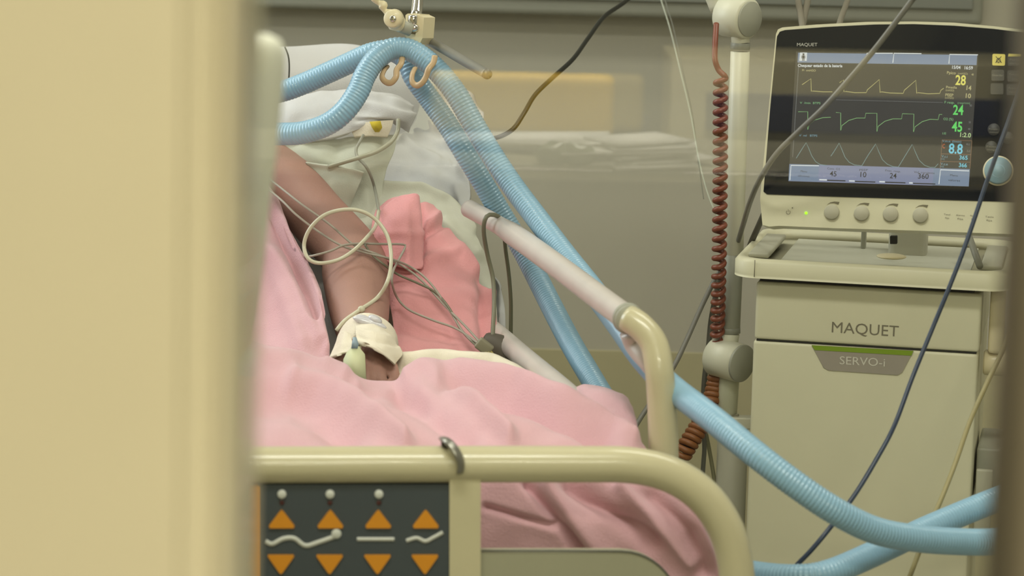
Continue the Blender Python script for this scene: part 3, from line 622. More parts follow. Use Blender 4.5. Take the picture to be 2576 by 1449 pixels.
# ================================================================== SUPPORT ARM
sa = thing('hose_support_arm', 'ivory clamp and steel bar holding two tan hooks for the hoses', 'support arm', P(1045, 60, 3.74))
link('upright_rod', *tube_px([(1046, 45, 3.76), (1051, 0, 3.78), (1060, -120, 3.84), (1066, -420, 3.95)], .0078, .008, 20), CHROME, sa)
CP = Plane(P(1045, 60, 3.72), (-.45, -1, .05))
V1 = prism(CP, [(1020, 38), (1026, 34), (1056, 36), (1056, 48), (1026, 46), (1026, 92), (1020, 92)], -.03, .0)
V2 = prism(CP, [(1052, 36), (1066, 42), (1070, 44), (1066, 96), (1058, 112), (1046, 98), (1052, 70)], -.03, .004)
V3 = prism(CP, [(1022, 82), (1050, 88), (1050, 104), (1022, 96)], -.03, .0)
link('clamp_block', *join(V1, V2, V3), IVORY, sa, smooth=False)
link('clamp_roller', *join(cyl(P(1040, 64, 3.72), (0, 0, 1), .0075, .014), ellipsoid(P(1043, 70, 3.715), ((.007, 0, 0), (0, .007, 0), (0, 0, .006)))), CHROME, sa)
link('clamp_knob', *join(cyl(P(1036, 76, 3.715), (-1, -.15, .35), .0088, .020), ), GREYP, sa)
link('knob_wheel', *join(cyl(P(1010, 60, 3.71), (-.8, -.5, .2), .011, .016), cyl(P(993, 48, 3.70), (-.25, -1, .1), .0135, .014, r2=.012)), IVORY, sa)
link('knob_screw', *cyl(P(990, 47, 3.686), (-.25, -1, .1), .0042, .004), CHROME, sa)
link('lever', *tube_px([(985, 38, 3.70), (968, 26, 3.70), (962, 12, 3.70), (948, 2, 3.70), (938, -25, 3.70)], lambda t: .0052+.0016*math.sin(t*19), .002, 14), IVORY, sa)
link('cross_bar', *tube_px([(1010, 58, 3.83), (1062, 92, 3.78), (1145, 140, 3.66), (1226, 187, 3.53)], .0066, .006, 18), mat('grey_bar', (122, 120, 112), .4, metal=.2), sa)
def hook(pts, lab):
    link('hose_hook', *tube_px(pts, lambda t: (.0042, .0030), .002, 14), TAN, sa, label=lab)
hook([(1094, 141, 3.665), (1090, 158, 3.66), (1078, 174, 3.655), (1072, 192, 3.655), (1062, 208, 3.655), (1048, 215, 3.66), (1037, 206, 3.665), (1037, 188, 3.67), (1044, 172, 3.68)], None)
hook([(1012, 146, 3.70), (1008, 162, 3.69), (998, 176, 3.685), (996, 194, 3.68), (984, 208, 3.68), (970, 206, 3.685), (961, 194, 3.69), (966, 178, 3.70), (974, 168, 3.71)], None)

# ================================================================== LINES AND LEADS ON THE BED
C1 = wire_m('clear_tubing', (206, 202, 178), .25); C2 = wire_m('grey_lead', (168, 160, 148), .45); C3 = wire_m('olive_lead', (118, 116, 96), .45)
o = cable('infusion_line', [(846, 832, 3.545), (868, 806, 3.55), (905, 780, 3.56), (950, 748, 3.60), (976, 705, 3.64), (984, 650, 3.68), (975, 595, 3.70), (945, 552, 3.71), (905, 530, 3.71), (860, 528, 3.71), (815, 542, 3.71), (780, 575, 3.71), (765, 615, 3.71), (775, 650, 3.70), (805, 662, 3.70), (850, 654, 3.70), (890, 630, 3.71), (925, 595, 3.73), (945, 568, 3.79), (953, 530, 3.82)], .0027,
      C1, 'cream infusion tube looping once above the bare arm down to the bandage', 'tube', .004)
cable('infusion_line', [(953, 532, 3.84), (944, 480, 3.90), (934, 445, 3.895), (920, 418, 3.89), (900, 396, 3.90), (896, 375, 3.92), (906, 355, 3.93), (914, 340, 3.94)], .0022, wire_m('dull_tube', (150, 150, 138), .3), 'thin grey tube coming out from under the towel onto the gown', 'tube', .004)
link('tube_joint', *join(ellipsoid(P(909, 778, 3.56), ((.0045, 0, .002), (0, .004, 0), (-.002, 0, .0042)))), C1, o)
cable('drain_tube', [(1002, 300, 3.95), (1000, 330, 3.94), (985, 356, 3.925), (950, 380, 3.91), (905, 396, 3.895), (865, 408, 3.90), (826, 420, 3.905)], .0031, wire_m('smoky_tube', (168, 166, 146), .25), 'thicker clear tube curving from the towel end across the gown', 'tube', .004)
g = 'monitoring leads across the arm'
cable('monitor_lead', [(560, 360, 3.86), (690, 460, 3.80), (760, 515, 3.755), (830, 565, 3.745), (893, 618, 3.735), (950, 640, 3.73), (1010, 668, 3.72), (1060, 705, 3.70), (1120, 770, 3.66), (1170, 820, 3.60), (1214, 868, 3.56)], .0016, C2, 'grey monitoring lead crossing the arm, uppermost of the bundle', 'wire', .005, g)
cable('monitor_lead', [(560, 390, 3.86), (692, 490, 3.79), (745, 540, 3.755), (800, 582, 3.745), (860, 618, 3.735), (920, 636, 3.73), (985, 652, 3.725), (1040, 676, 3.72), (1085, 715, 3.69), (1130, 780, 3.65), (1165, 835, 3.60), (1205, 875, 3.56)], .0016, C2, 'grey monitoring lead crossing the arm just under the uppermost one', 'wire', .005, g)
cable('monitor_lead', [(758, 642, 3.80), (778, 645, 3.725), (830, 632, 3.715), (862, 618, 3.72), (900, 613, 3.735), (960, 614, 3.745), (1012, 615, 3.74), (1019, 622, 3.74), (1005, 650, 3.72), (990, 680, 3.70), (986, 710, 3.68), (1000, 750, 3.68), (1030, 780, 3.66), (1090, 806, 3.63), (1150, 828, 3.61), (1206, 866, 3.56)], .0016, C2, 'grey monitoring lead making a sharp corner over the turned flap', 'wire', .005, g)
cable('monitor_lead', [(918, 615, 3.735), (935, 640, 3.73), (965, 665, 3.72), (1000, 690, 3.70), (1050, 712, 3.69), (1095, 735, 3.68), (1130, 775, 3.65), (1160, 830, 3.61), (1200, 872, 3.56)], .0016, C3, 'olive monitoring lead starting in the bundle at the elbow', 'wire', .005, g)
o = thing('lead_connector', 'grey junction block where the monitoring leads meet by the rail', 'connector', P(1218, 872, 3.55))
link('connector_body', *box(P(1218, 872, 3.55), (.8, 0, -.6), (0, 1, 0), (.6, 0, .8), .011, .006, .008, .003), mat('connector_grey', (140, 134, 112), .5), o)
for k in range(3): link('pin_lead', *tube_px([(1218+k*6, 878, 3.55), (1226+k*9, 895, 3.54), (1236+k*14, 912, 3.535), (1250+k*20, 940, 3.53)], .0015, .004, 8), wire_m('yellow_pin', (176, 160, 92), .5), o)
cable('rail_cable', [(1262, 552, 3.70), (1250, 543, 3.66), (1232, 540, 3.655), (1220, 552, 3.65), (1217, 585, 3.66), (1226, 640, 3.68), (1240, 700, 3.68), (1243, 760, 3.66), (1240, 830, 3.62), (1238, 880, 3.6)], .0030, C3, 'olive cable hooked over the far end of the side rail', 'cable')
cable('rail_cable', [(1262, 556, 3.72), (1268, 590, 3.70), (1272, 630, 3.70), (1280, 690, 3.70), (1285, 760, 3.70), (1285, 835, 3.70), (1286, 900, 3.70)], .0027, wire_m('dark_olive_lead', (98, 98, 76), .45), 'dark olive cable hanging straight down under the side rail', 'cable')
cable('power_cable', [(1860, -1500, 4.5), (1820, -900, 4.45), (1770, -450, 4.4), (1715, -190, 4.32), (1640, -62, 4.25), (1575, 2, 4.2), (1520, 42, 4.15), (1478, 98, 4.1), (1440, 150, 4.05), (1385, 200, 4.0), (1345, 240, 3.97), (1318, 285, 3.94), (1290, 325, 3.92), (1250, 346, 3.90), (1200, 350, 3.90)], .0034, wire_m('black_rubber', (26, 28, 22), .4), 'black cable sweeping down across the wall to the hoses', 'cable')
cable('head_cord', [(716, 118, 4.05), (726, 145, 4.05), (727, 190, 4.05), (720, 250, 4.04), (717, 330, 4.03)], .0012, wire_m('black_rubber', (26, 28, 22)), 'thin black cord hanging over the pillow edge by the door frame', 'cord')
cable('pull_cord', [(1560, -1500, 4.7), (1590, -800, 4.65), (1615, -350, 4.6), (1638, -130, 4.54), (1655, -30, 4.5), (1685, 70, 4.45), (1712, 180, 4.4), (1738, 290, 4.3), (1758, 400, 4.2), (1785, 500, 4.1), (1822, 572, 4.0), (1850, 610, 3.95)], .0011, wire_m('pale_cord', (176, 180, 164), .3), 'thin pale cord hanging in front of the wall left of the pole', 'cord')
cable('thin_cord', [(1566, -1500, 4.72), (1596, -800, 4.67), (1624, -350, 4.62), (1648, -130, 4.56), (1665, -30, 4.52), (1694, 70, 4.47), (1718, 180, 4.42), (1742, 290, 4.32), (1756, 400, 4.22), (1770, 500, 4.12)], .0008, wire_m('grey_cord', (120, 120, 108), .4), 'very thin grey thread beside the pale cord', 'cord')

# ================================================================== POLE WITH JOINTS
pole = thing('mounting_pole', 'white jointed mounting pole standing left of the ventilator', 'pole', Vector((P(1840, 600, 3.85).x, 3.85, 0)))
PW = mat('pole_white', (208, 206, 186), .4, noise_amt=.03)
def vseg(u0_, v0_, u1_, v1_, Y, r, name, m, **k):
    a, b = P(u0_, v0_, Y), P(u1_, v1_, Y); return link(name, *cyl(b, a-b, r, (a-b).length, 32, .02), m, pole, **k)
vseg(1862, 130, 1846, 640, 3.85, .0135, 'upper_tube', PW)
vseg(1863, 108, 1862, 124, 3.85, .0138, 'ring', MIDG)
vseg(1860, 60, 1863, 108, 3.85, .0128, 'neck', PW)
vseg(1846, 640, 1838, 825, 3.85, .0135, 'middle_tube', mat('pole_grey', (150, 150, 136), .45))
vseg(1838, 824, 1838, 838, 3.85, .0138, 'ring', MIDG)
vseg(1838, 838, 1832, 870, 3.85, .0128, 'neck', PW)
vseg(1838, 900, 1828, 1046, 3.85, .0145, 'lower_tube', mat('pole_pale', (190, 190, 166), .4))
link('end_cap', *join(cyl(P(1828, 1052, 3.85), (0, 0, 1), .0165, .004), sweep(smooth_path([P(1800, 1042, 3.84), P(1828, 1049, 3.832), P(1857, 1044, 3.84)], .003)[0], .0022, 10)), CHROME, pole)
a = P(1825, 900, 3.83)
link('joint', *cyl(P(1795, 895, 3.86), Vector((.70, -.70, -.06)), .0275, .052, 40, .12), PW, pole)
link('joint_cap', *cyl(P(1795, 895, 3.86)+Vector((.70, -.70, -.06)).normalized()*.051, Vector((.70, -.70, -.06)), .0268, .004, 40), GREYP, pole)
link('joint', *cyl(P(1822, 38, 3.87), Vector((.70, -.70, -.06)), .029, .046, 40, .12), PW, pole)
link('joint_cap', *cyl(P(1822, 38, 3.87)+Vector((.70, -.70, -.06)).normalized()*.0455, Vector((.70, -.70, -.06)), .0245, .003, 40), GREYP, pole)
link('upper_arm', *tube_px([(1822, 20, 3.88), (1806, -20, 3.88), (1780, -90, 3.88), (1720, -260, 3.9), (1640, -500, 3.95)], .020, .01, 20), PW, pole)
link('arm_bracket', *box(P(1885, 1062, 3.84), (1, 0, 0), (0, 1, 0), (0, 0, 1), .032, .012, .008, .002), PW, pole)
link('base_column', *cyl(Vector((P(1845, 1100, 3.86).x, 3.87, .05)), (0, 0, 1), .022, P(1845, 1062, 3.87).z-.05, 28), VENTD, pole)
link('base_plate', *cyl(Vector((P(1845, 1100, 3.86).x, 3.87, 0)), (0, 0, 1), .05, .05, 40), VENTD, pole)

# coiled red-brown cords
def coil(name, path_px, R, r, pitch, m, label, lead=None, tail=None):
    path, L = smooth_path([P(*p) for p in path_px], .0008)
    n = len(path); pts = []
    N = Vector((1, 0, 0))
    for i in range(n):
        T = (path[min(i+1, n-1)]-path[max(i-1, 0)]).normalized(); N = (N-T*N.dot(T)).normalized(); B = T.cross(N)
        q = 2*math.pi*(i/(n-1)*L)/pitch
        pts.append(path[i]+(N*math.cos(q)+B*math.sin(q))*R)
    ms = [sweep(pts, r, 10)]
    if lead: ms.append(sweep(smooth_path([P(*p) for p in lead]+[pts[0]], .003)[0], r, 10))
    return tag(link(name, *join(*ms), m), label, 'coiled cord')
coil('coiled_cord', [(1813, 196, 3.80), (1812, 300, 3.80), (1812, 400, 3.80), (1811, 520, 3.80), (1810, 600, 3.80), (1808, 700, 3.81), (1806, 790, 3.83), (1804, 860, 3.85)], .0070, .0040, .0136, wire_m('brick_red_cord', (122, 62, 42), .4), 'brick red coiled cord hanging along the left side of the pole', lead=[(1802, 60, 3.83), (1799, 110, 3.81), (1799, 150, 3.80), (1808, 176, 3.80), (1822, 190, 3.795)])
coil('coiled_cord', [(1806, 930, 3.86), (1800, 975, 3.86), (1785, 1025, 3.85), (1758, 1075, 3.84), (1730, 1120, 3.83), (1714, 1146, 3.83)], .0105, .0046, .0088, wire_m('rust_cord', (128, 78, 38), .5), 'rust brown tightly coiled cord bunched below the lower pole joint')
cable('grey_cable', [(1770, 1090, 3.87), (1772, 1130, 3.87), (1768, 1190, 3.87), (1764, 1320, 3.87)], .0034, wire_m('cable_grey_dark', (92, 92, 84), .5), 'dark grey cable hanging below the rust brown coiled cord', 'cable')
cable('grey_cable', [(1776, 1090, 3.88), (1784, 1130, 3.88), (1796, 1200, 3.88), (1815, 1320, 3.88)], .0030, wire_m('cable_olive', (122, 120, 90), .5), 'olive cable slanting away below the rust brown coiled cord', 'cable')
GC = wire_m('slate_cable', (116, 114, 106), .4)
cable('grey_cable', [(1830, 590, 3.93), (1812, 690, 3.92), (1790, 800, 3.92), (1782, 880, 3.91), (1772, 960, 3.90), (1768, 1060, 3.89)], .0042, wire_m('charcoal_cable', (78, 76, 66), .5), 'charcoal cable running down behind the lower pole joint', 'cable')

# ================================================================== VENTILATOR
YV = math.radians(12)
VP = Plane(P(2180, 880, 3.60), (-math.sin(YV), -math.cos(YV), 0))
vent = thing('ventilator', 'cream hospital ventilator on a cabinet stand with a wide black screen', 'ventilator', (VP.p.x, VP.p.y+.2, 0))
def vloc(u, v): return VP.loc(u, v)
xL = vloc(1897, 855)[0]; xR = vloc(2462, 888)[0]; xc = (xL+xR)/2; hw = (xR-xL)/2
zsplit = vloc(2180, 872)[1]; ztop = vloc(2180, 724)[1]; zfloor = -VP.p.z
def vbox(x0, x1, y0, y1, d0, d1, bev=.0):  # local: x along the front, y up, d depth behind the front
    return box(VP.w((x0+x1)/2, (y0+y1)/2, -(d0+d1)/2), VP.x, VP.n, VP.y, (x1-x0)/2, (d1-d0)/2, (y1-y0)/2, bev)
link('upper_housing', *vbox(xL, xR, zsplit+.0008, ztop, 0, .30, .005), VENT, vent)
link('housing_gap', *vbox(xL+.003, xR-.003, zsplit-.001, zsplit+.001, .0012, .29), DARK, vent, smooth=False)
link('lower_housing', *vbox(xL-.001, xR-.001, zfloor+.14, zsplit-.0008, 0, .30, .005), VENT, vent)
link('tray_gap', *vbox(xL+.004, xR-.01, ztop-.002, ztop+.010, .006, .28), DARK, vent, smooth=False)
link('cart_base', *vbox(xL-.06, xR+.06, zfloor+.06, zfloor+.14, -.05, .42, .02), VENTD, vent)
for a in (xL-.03, xR+.03):
    for d in (.0, .38): link('castor', *cyl(VP.w(a-.015, zfloor+.045, -d), VP.x, .045, .03, 24), MIDG, vent)
# tray: rim with handles
ztr0 = vloc(2180, 708)[1]; ztr1 = vloc(2180, 660)[1]
txL = vloc(1848, 660)[0]; txR = vloc(2545, 690)[0]
n = 10; outline = []
R = .035
for (cx, cy, a0) in ((txR-R, .30-R, 0), (txL+R, .30-R, 90), (txL+R, -.028+R, 180), (txR-R, -.028+R, 270)):
    for i in range(n+1):
        q = math.radians(a0+90*i/n); outline.append((cx+R*math.cos(q), cy+R*math.sin(q)))
ms = []
V = []; m_ = len(outline)
rings = [(0, ztr0, 0), (.0, ztr0+.004, 1), (.0, ztr1-.005, 1), (-.004, ztr1, 0), (-.010, ztr1, 0), (-.014, ztr1-.004, 0), (-.020, ztr0+.012, 0)]
cx0, cy0 = (txL+txR)/2, .136
def ins(p, d):
    x, y = p; return (x+(d if x > cx0 else -d), y+(d if y > cy0 else -d))
for (d, z, _) in rings:
    for p in outline:
        q = ins(p, d); V.append(VP.w(q[0], z, -q[1]))
Fc = []
for k in range(len(rings)-1):
    for i in range(m_): Fc.append((k*m_+i, k*m_+(i+1) % m_, (k+1)*m_+(i+1) % m_, (k+1)*m_+i))
Fc.append(tuple(range(m_))); Fc.append(tuple((len(rings)-1)*m_+i for i in range(m_-1, -1, -1)))
tray = link('tray', V, Fc, VENT, vent)
link('tray_liner', *vbox(txL+.055, txR-.055, ztr0+.012, ztr0+.015, .0, .27, .001), mat('tray_liner_grey', (188, 188, 172), .4), tray, smooth=False)
for xh in (txL+.028, txR-.028):
    link('handle_recess', *box(VP.w(xh, ztr1-.003, -.13), VP.x, VP.n, VP.y, .014, .10, .0035, .003), VENTD, tray)
link('tray_seam', *vbox(txL+.030, txL+.0308, ztr0+.002, ztr1-.001, -.0288, -.0275), LETTER, tray)
# under-tray arm and bracket at the right side
link('side_bracket', *join(vbox(xR+.010, xR+.030, zsplit-.005, ztr0, .03, .06, .006), cyl(VP.w(xR+.005, zsplit-.02, -.05), VP.x, .017, .035)), IVORY, vent)
link('side_pole', *cyl(VP.w(xR+.055, zfloor+.14, -.14), VP.y, .018, -zfloor+ztr0-.15, 24), VENTD, vent)
link('side_box', *vbox(xR+.002, xR+.040, vloc(2460, 1290)[1], vloc(2460, 1150)[1], .06, .2, .004), GREYP, vent)
link('cable_clip', *vbox(xR+.004, xR+.026, vloc(2460, 1380)[1], vloc(2460, 1190)[1], .02, .03, .002), VENTD, vent)
# name plate with lettering
link('name_lettering', *text(VP, 'MAQUET', (2092, 836), (2260, 847), 27, .0004, .0), LETTER, vent, smooth=False)
bdg = link('badge', *prism(VP, [(2042, 868), (2298, 882), (2270, 936), (2258, 943), (2084, 931), (2072, 924)], 0, .0016), mat('badge_grey', (156, 148, 136), .4, noise_amt=.03), vent, smooth=False, label='grey trapezoid badge')
link('green_strip', *prism(VP, [(2042, 868), (2298, 882), (2293, 894), (2050, 880)], .0014, .0022), mat('leaf_green', (122, 150, 24), .5), bdg, smooth=False)
link('badge_lettering', *text(VP, 'SERVO-i', (2112, 916), (2226, 922), 20, .0021, .0), mat('badge_silver', (206, 202, 190), .4), bdg, smooth=False)

# ---- monitor head
MP = Plane(P(2220, 300, 3.56), (-math.sin(YV), -math.cos(YV), .2))
outer = [(1918, 566), (1912, 500), (1935, 260), (1952, 86), (1957, 74), (1968, 69), (2050, 62), (2180, 55), (2300, 54), (2400, 57), (2500, 66), (2600, 78), (2624, 84), (2632, 110), (2625, 300), (2612, 500), (2600, 590), (2570, 590), (2300, 580), (2100, 574), (1960, 568), (1935, 570)]
mon = link('monitor', *prism(MP, outer, -.055, 0), VENT, vent, smooth=False, label='cream framed ventilator screen head')
bez = [(1921, 482), (1938, 270), (1955, 92), (1962, 80), (1975, 76), (2080, 68), (2200, 62), (2300, 61), (2400, 65), (2500, 73), (2600, 85), (2612, 100), (2605, 300), (2590, 512), (2540, 508), (2300, 501), (2100, 495), (1930, 489)]
link('black_bezel', *prism(MP, bez, -.002, .0015), BEZEL, mon, smooth=False, label='glossy black bezel')
SCR = emitter('screen_dim', (70, 70, 66), .55)
link('screen', *prism(MP, [(2003, 130), (2461, 136), (2437, 470), (1984, 456)], .0005, .0022), mat('lcd_dark', (30, 30, 30), .2, spec=.2, emit=(78, 76, 70), es=.55), mon, smooth=False)
def em(name, rgb, s=.9): return emitter(name, rgb, s)
BAR = em('screen_bar_blue', (118, 134, 160), .95); BARL = em('screen_bar_violet', (128, 134, 164), .95); WHT = em('screen_white', (228, 232, 235)); YEL = em('screen_yellow', (236, 228, 110)); GRN = em('screen_green', (110, 226, 110)); CYN = em('screen_cyan', (120, 208, 232)); PYL = em('screen_pale_yellow', (186, 178, 128)); PGR = em('screen_pale_green', (128, 178, 124)); PCY = em('screen_pale_cyan', (122, 158, 172)); BRN = em('screen_brown', (128, 96, 72)); BLK = mat('screen_black_print', (24, 24, 28), .6); RD = em('screen_orange', (206, 104, 60)); GRY = em('screen_grey', (128, 128, 126), .8)
def sprism(name, pts, m, off=.0022, th=.0005, **k): return link(name, *prism(MP, pts, off, off+th), m, mon, smooth=False, **k)
def scr(s, t):   # screen fractions -> photo points
    a = (2003+458*s, 130+6*s); b = (1984+453*s, 456+14*s); return (a[0]*(1-t)+b[0]*t, a[1]*(1-t)+b[1]*t)
sprism('top_bar', [scr(.012, .01), scr(.995, .01), scr(.995, .085), scr(.012, .085)], BAR)
sprism('bottom_bar', [scr(0, .868), scr(.8, .868), scr(.8, 1), scr(0, 1)], BARL)
sprism('menu_key', [scr(.0, .868), scr(.165, .868), scr(.165, .998), scr(.0, .998)], BAR, .0024)
sprism('menu_key', [scr(.83-.03, .868), scr(1, .868), scr(1, .998), scr(.8, .998)], BAR, .0024)
def sline(name, pts, w, m, off=.0028, parent=None): return link(name, *line_px(MP, pts, w, off, .0003), m, parent or mon, smooth=False)
for q in ([(1987, 453), (1990, 416), (2060, 417)], [(2362, 463), (2366, 427), (2438, 430)], [(2175, 157), (2181, 134), (2246, 134)], [(2246, 158), (2249, 134), (2318, 135)], [(2387, 160), (2389, 137), (2460, 138)]):
    sline('key_outline', q, 2.2, WHT, .0032)
sprism('patient_icon', [(2013, 133), (2031, 133), (2030, 154), (2011, 154)], em('screen_offwhite', (214, 218, 220)), .0028)
link('icon_figure', *join(line_px(MP, [(2021, 139), (2021, 147)], 5, .0034, .0003), line_px(MP, [(2019.5, 147), (2019, 153)], 1.8, .0034, .0003), line_px(MP, [(2022.5, 147), (2022.5, 153)], 1.8, .0034, .0003), line_px(MP, [(2019, 136.3), (2023.5, 136.3)], 4, .0034, .0003), line_px(MP, [(2017.2, 140), (2017.2, 147)], 1.4, .0034, .0003), line_px(MP, [(2024.8, 140), (2024.8, 147)], 1.4, .0034, .0003)), BLK, mon, smooth=False)
def st(name, s, p0, p1, h, m, bold=.012, off=.0030): return link(name, *text(MP, s, p0, p1, h, off, bold), m, mon, smooth=False)
st('maker_lettering', 'MAQUET', (2005, 116), (2056, 116), 8, mat('silver_print', (190, 190, 182), .4), .0, .0018)
st('alarm_text', 'Chequear estado de la bateria', (2007, 168), (2119, 169), 7, WHT, .02)
st('axis_text', 'Pi  cmH2O', (2018, 179), (2052, 180), 5, PYL)
st('axis_text', 'V  /min  BTPS', (2012, 261), (2064, 262), 5, PGR)
st('axis_text', 'V  ml   BTPS', (2010, 343), (2056, 344), 5, PCY)
st('date_time', '15/04   16:59', (2395, 173), (2447, 175), 8, WHT, .015)
st('readout_label', 'Ppico', (2382, 186), (2404, 187), 7, PYL); st('readout_label', '(cmH2O)', (2410, 187), (2434, 188), 5, PYL, 0)
st('pressure_readout', '28', (2403, 213), (2429, 214), 24, YEL, .02)
st('readout_label', 'Pmedia', (2380, 222), (2407, 223), 6, PYL); st('readout_label', '(cmH2O)', (2379, 229), (2400, 230), 5, PYL, 0); st('pressure_readout', '14', (2431, 226), (2443, 227), 11, PYL, .02)
st('readout_label', 'PEEP', (2378, 242), (2398, 243), 7, PYL); st('readout_label', '(cmH2O)', (2377, 248), (2399, 249), 5, PYL, 0); st('pressure_readout', '10', (2429, 246), (2442, 247), 11, PYL, .02)
st('readout_label', 'F resp.', (2376, 260), (2401, 261), 6, PGR); st('readout_label', '(resp/min)', (2409, 261), (2440, 262), 5, PGR, 0)
st('rate_readout', '24', (2397, 288), (2423, 289), 24, GRN, .02)
st('readout_label', 'O2 (%)', (2373, 302), (2398, 303), 6, PGR); st('oxygen_readout', '45', (2394, 330), (2420, 331), 24, GRN, .02)
st('readout_label', 'I:E', (2371, 338), (2380, 338), 5, PGR); st('ratio_readout', '1:2.0', (2415, 344), (2442, 346), 11, em('screen_light_green', (196, 222, 160)), .015)
st('readout_label', 'V.m.e. (l/min)', (2370, 357), (2418, 359), 5, PCY); st('alarm_letter', 'C', (2371, 373), (2377, 373), 11, RD)
st('volume_readout', '8.8', (2386, 385), (2421, 387), 24, CYN, .02)
st('limit_text', '40.0', (2430, 365), (2440, 366), 5, GRY); st('limit_text', '5.0', (2432, 382), (2440, 383), 5, GRY)
st('readout_label', 'V.c.i', (2368, 396), (2383, 397), 6, PCY); st('readout_label', '(ml)', (2367, 401), (2376, 402), 4, PCY, 0); st('volume_readout', '365', (2413, 401), (2434, 402), 10, CYN, .015)
st('readout_label', 'V.c.e', (2366, 415), (2384, 416), 6, PCY); st('readout_label', '(ml)', (2365, 420), (2374, 421), 4, PCY, 0); st('volume_readout', '366', (2412, 420), (2432, 421), 10, CYN, .015)
for q in ([(2370, 352), (2445, 354)], [(2445, 354), (2440, 424)], [(2370, 352), (2365, 424)], [(2367, 387), (2443, 389)], [(2366, 406), (2441, 408)]): sline('readout_box', q, 1.4, BRN, .0026)
st('limit_text', '40', (2444, 190), (2449, 190), 5, PYL); st('limit_text', '30', (2439, 268), (2445, 268), 5, GRY); st('limit_text', '50', (2437, 310), (2442, 310), 5, GRY); st('limit_text', '40', (2435, 327), (2441, 327), 5, GRY)
for s_, a, b, l, la, lb in (('45', (2087, 443), (2104, 444), 'Conc. O2', (2081, 426), (2113, 428)), ('10', (2164, 445), (2179, 446), 'PEEP', (2162, 430), (2183, 430)), ('24', (2238, 448), (2255, 449), 'Frec. resp.', (2227, 431), (2266, 434)), ('360', (2309, 449), (2336, 450), 'Vol. corriente', (2299, 435), (2351, 438))):
    st('setting_value', s_, a, b, 13, BLK, .01); st('setting_label', l, la, lb, 5, BLK, 0)
st('menu_text', 'Menu', (2014, 433), (2030, 434), 5, BLK, 0); st('menu_text', 'adicional', (2007, 444), (2036, 446), 5, BLK, 0)
st('menu_text', 'Menu', (2390, 443), (2409, 444), 5, BLK, 0); st('menu_text', 'valores', (2385, 455), (2415, 457), 5, BLK, 0)
for (a, w1, b) in (((2061, 452), 19, 2127), ((2136, 455), 14, 2202), ((2212, 457), 14, 2278), ((2287, 460), 9, 2353)):
    k = .03
    sline('setting_bar', [a, (a[0]+w1, a[1]+w1*k)], 3.2, WHT, .0030)
    sline('setting_bar', [(a[0]+w1+1, a[1]+1+w1*k), (b, a[1]+1+(b-a[0])*k)], 2.6, BLK, .0030)
pw = [(2018, 213), (2040, 198), (2041, 230), (2045, 229), (2070, 231), (2094, 231)], [(2112, 208), (2122, 201), (2123, 231), (2128, 230), (2150, 233), (2179, 233), (2182, 226), (2212, 200), (2214, 233), (2217, 231), (2240, 234), (2272, 235), (2275, 227), (2304, 202), (2306, 235), (2309, 233), (2335, 236), (2364, 235), (2367, 227), (2374, 222)]
link('pressure_waveform', *join(*[line_px(MP, q, 1.4, .0028, .0003) for q in pw]), em('wave_yellow', (206, 198, 130), .8), mon, smooth=False)
fwv = [(2008, 281), (2032, 281), (2032, 326), (2035, 315), (2050, 302), (2070, 296), (2090, 295)], [(2103, 283), (2115, 284), (2115, 328), (2118, 316), (2135, 303), (2155, 297), (2176, 297), (2178, 285), (2206, 285), (2206, 331), (2209, 318), (2226, 305), (2246, 299), (2268, 299), (2270, 286), (2299, 287), (2298, 332), (2302, 319), (2320, 306), (2340, 300), (2360, 301), (2363, 288), (2370, 288)]
link('flow_waveform', *join(*[line_px(MP, q, 1.4, .0028, .0003) for q in fwv]), em('wave_green', (146, 196, 128), .8), mon, smooth=False)
vw = [[(2003, 398), (2018, 374), (2028, 359), (2034, 372), (2042, 392), (2052, 407), (2064, 414), (2080, 416)], [(2090, 393), (2102, 375), (2111, 360), (2117, 374), (2126, 396), (2136, 408), (2150, 415), (2168, 417), (2184, 390), (2203, 362), (2210, 380), (2220, 402), (2232, 413), (2246, 419), (2260, 420), (2277, 392), (2295, 363), (2302, 381), (2312, 403), (2326, 416), (2340, 421), (2352, 421), (2360, 412)]]
link('volume_waveform', *join(*[line_px(MP, q, 1.3, .0028, .0003) for q in vw]), em('wave_cyan', (128, 162, 166), .8), mon, smooth=False)
link('scale_line', *join(line_px(MP, [(2010, 150), (1994, 395)], 1.1, .0027, .0003), line_px(MP, [(2103, 251), (2372, 258)], .8, .0027, .0003)), GRY, mon, smooth=False)
# keys and dial right of the screen
k1 = sprism('alarm_key', quad_rrect((2497, 136), (2529, 137), (2528, 166), (2496, 165), .12), mat('key_yellow', (206, 192, 96), .5, emit=(206, 192, 96), es=.15), .0016, .0014, label='yellow alarm mute key')
link('bell_symbol', *join(*[line_px(MP, q, 1.6, .0032, .0003) for q in ([(2505, 142), (2520, 158)], [(2519, 142), (2504, 158)], [(2506, 156), (2508, 149), (2512, 146), (2516, 149), (2518, 156), (2506, 156)], [(2511, 158), (2513, 158)])]), BLK, mon, smooth=False)
KD = mat('key_dark', (52, 52, 50), .45)
sprism('key_stripe', [(2537, 136), (2568, 137), (2568, 143), (2536, 143)], mat('key_yellow', (206, 192, 96)), .0030, .0006)
for (u, v) in ((2551, 152), (2510, 190), (2550, 192), (2508, 224), (2548, 226)):
    sprism('key', rrect(u-16, v-14, u+16, v+14, 4), KD, .0015, .0014)
LTX = mat('key_print', (120, 118, 108), .5)
for s_, a, b in (('Perfil', (2540, 152), (2562, 153)), ('alarma', (2539, 161), (2563, 162)), ('Guardar', (2496, 191), (2524, 192)), ('Tenden', (2538, 189), (2564, 190)), ('cias', (2545, 200), (2558, 201)), ('Acceso', (2536, 223), (2560, 224)), ('rapido', (2538, 233), (2560, 234))): st('key_text', s_, a, b, 5, LTX, 0)
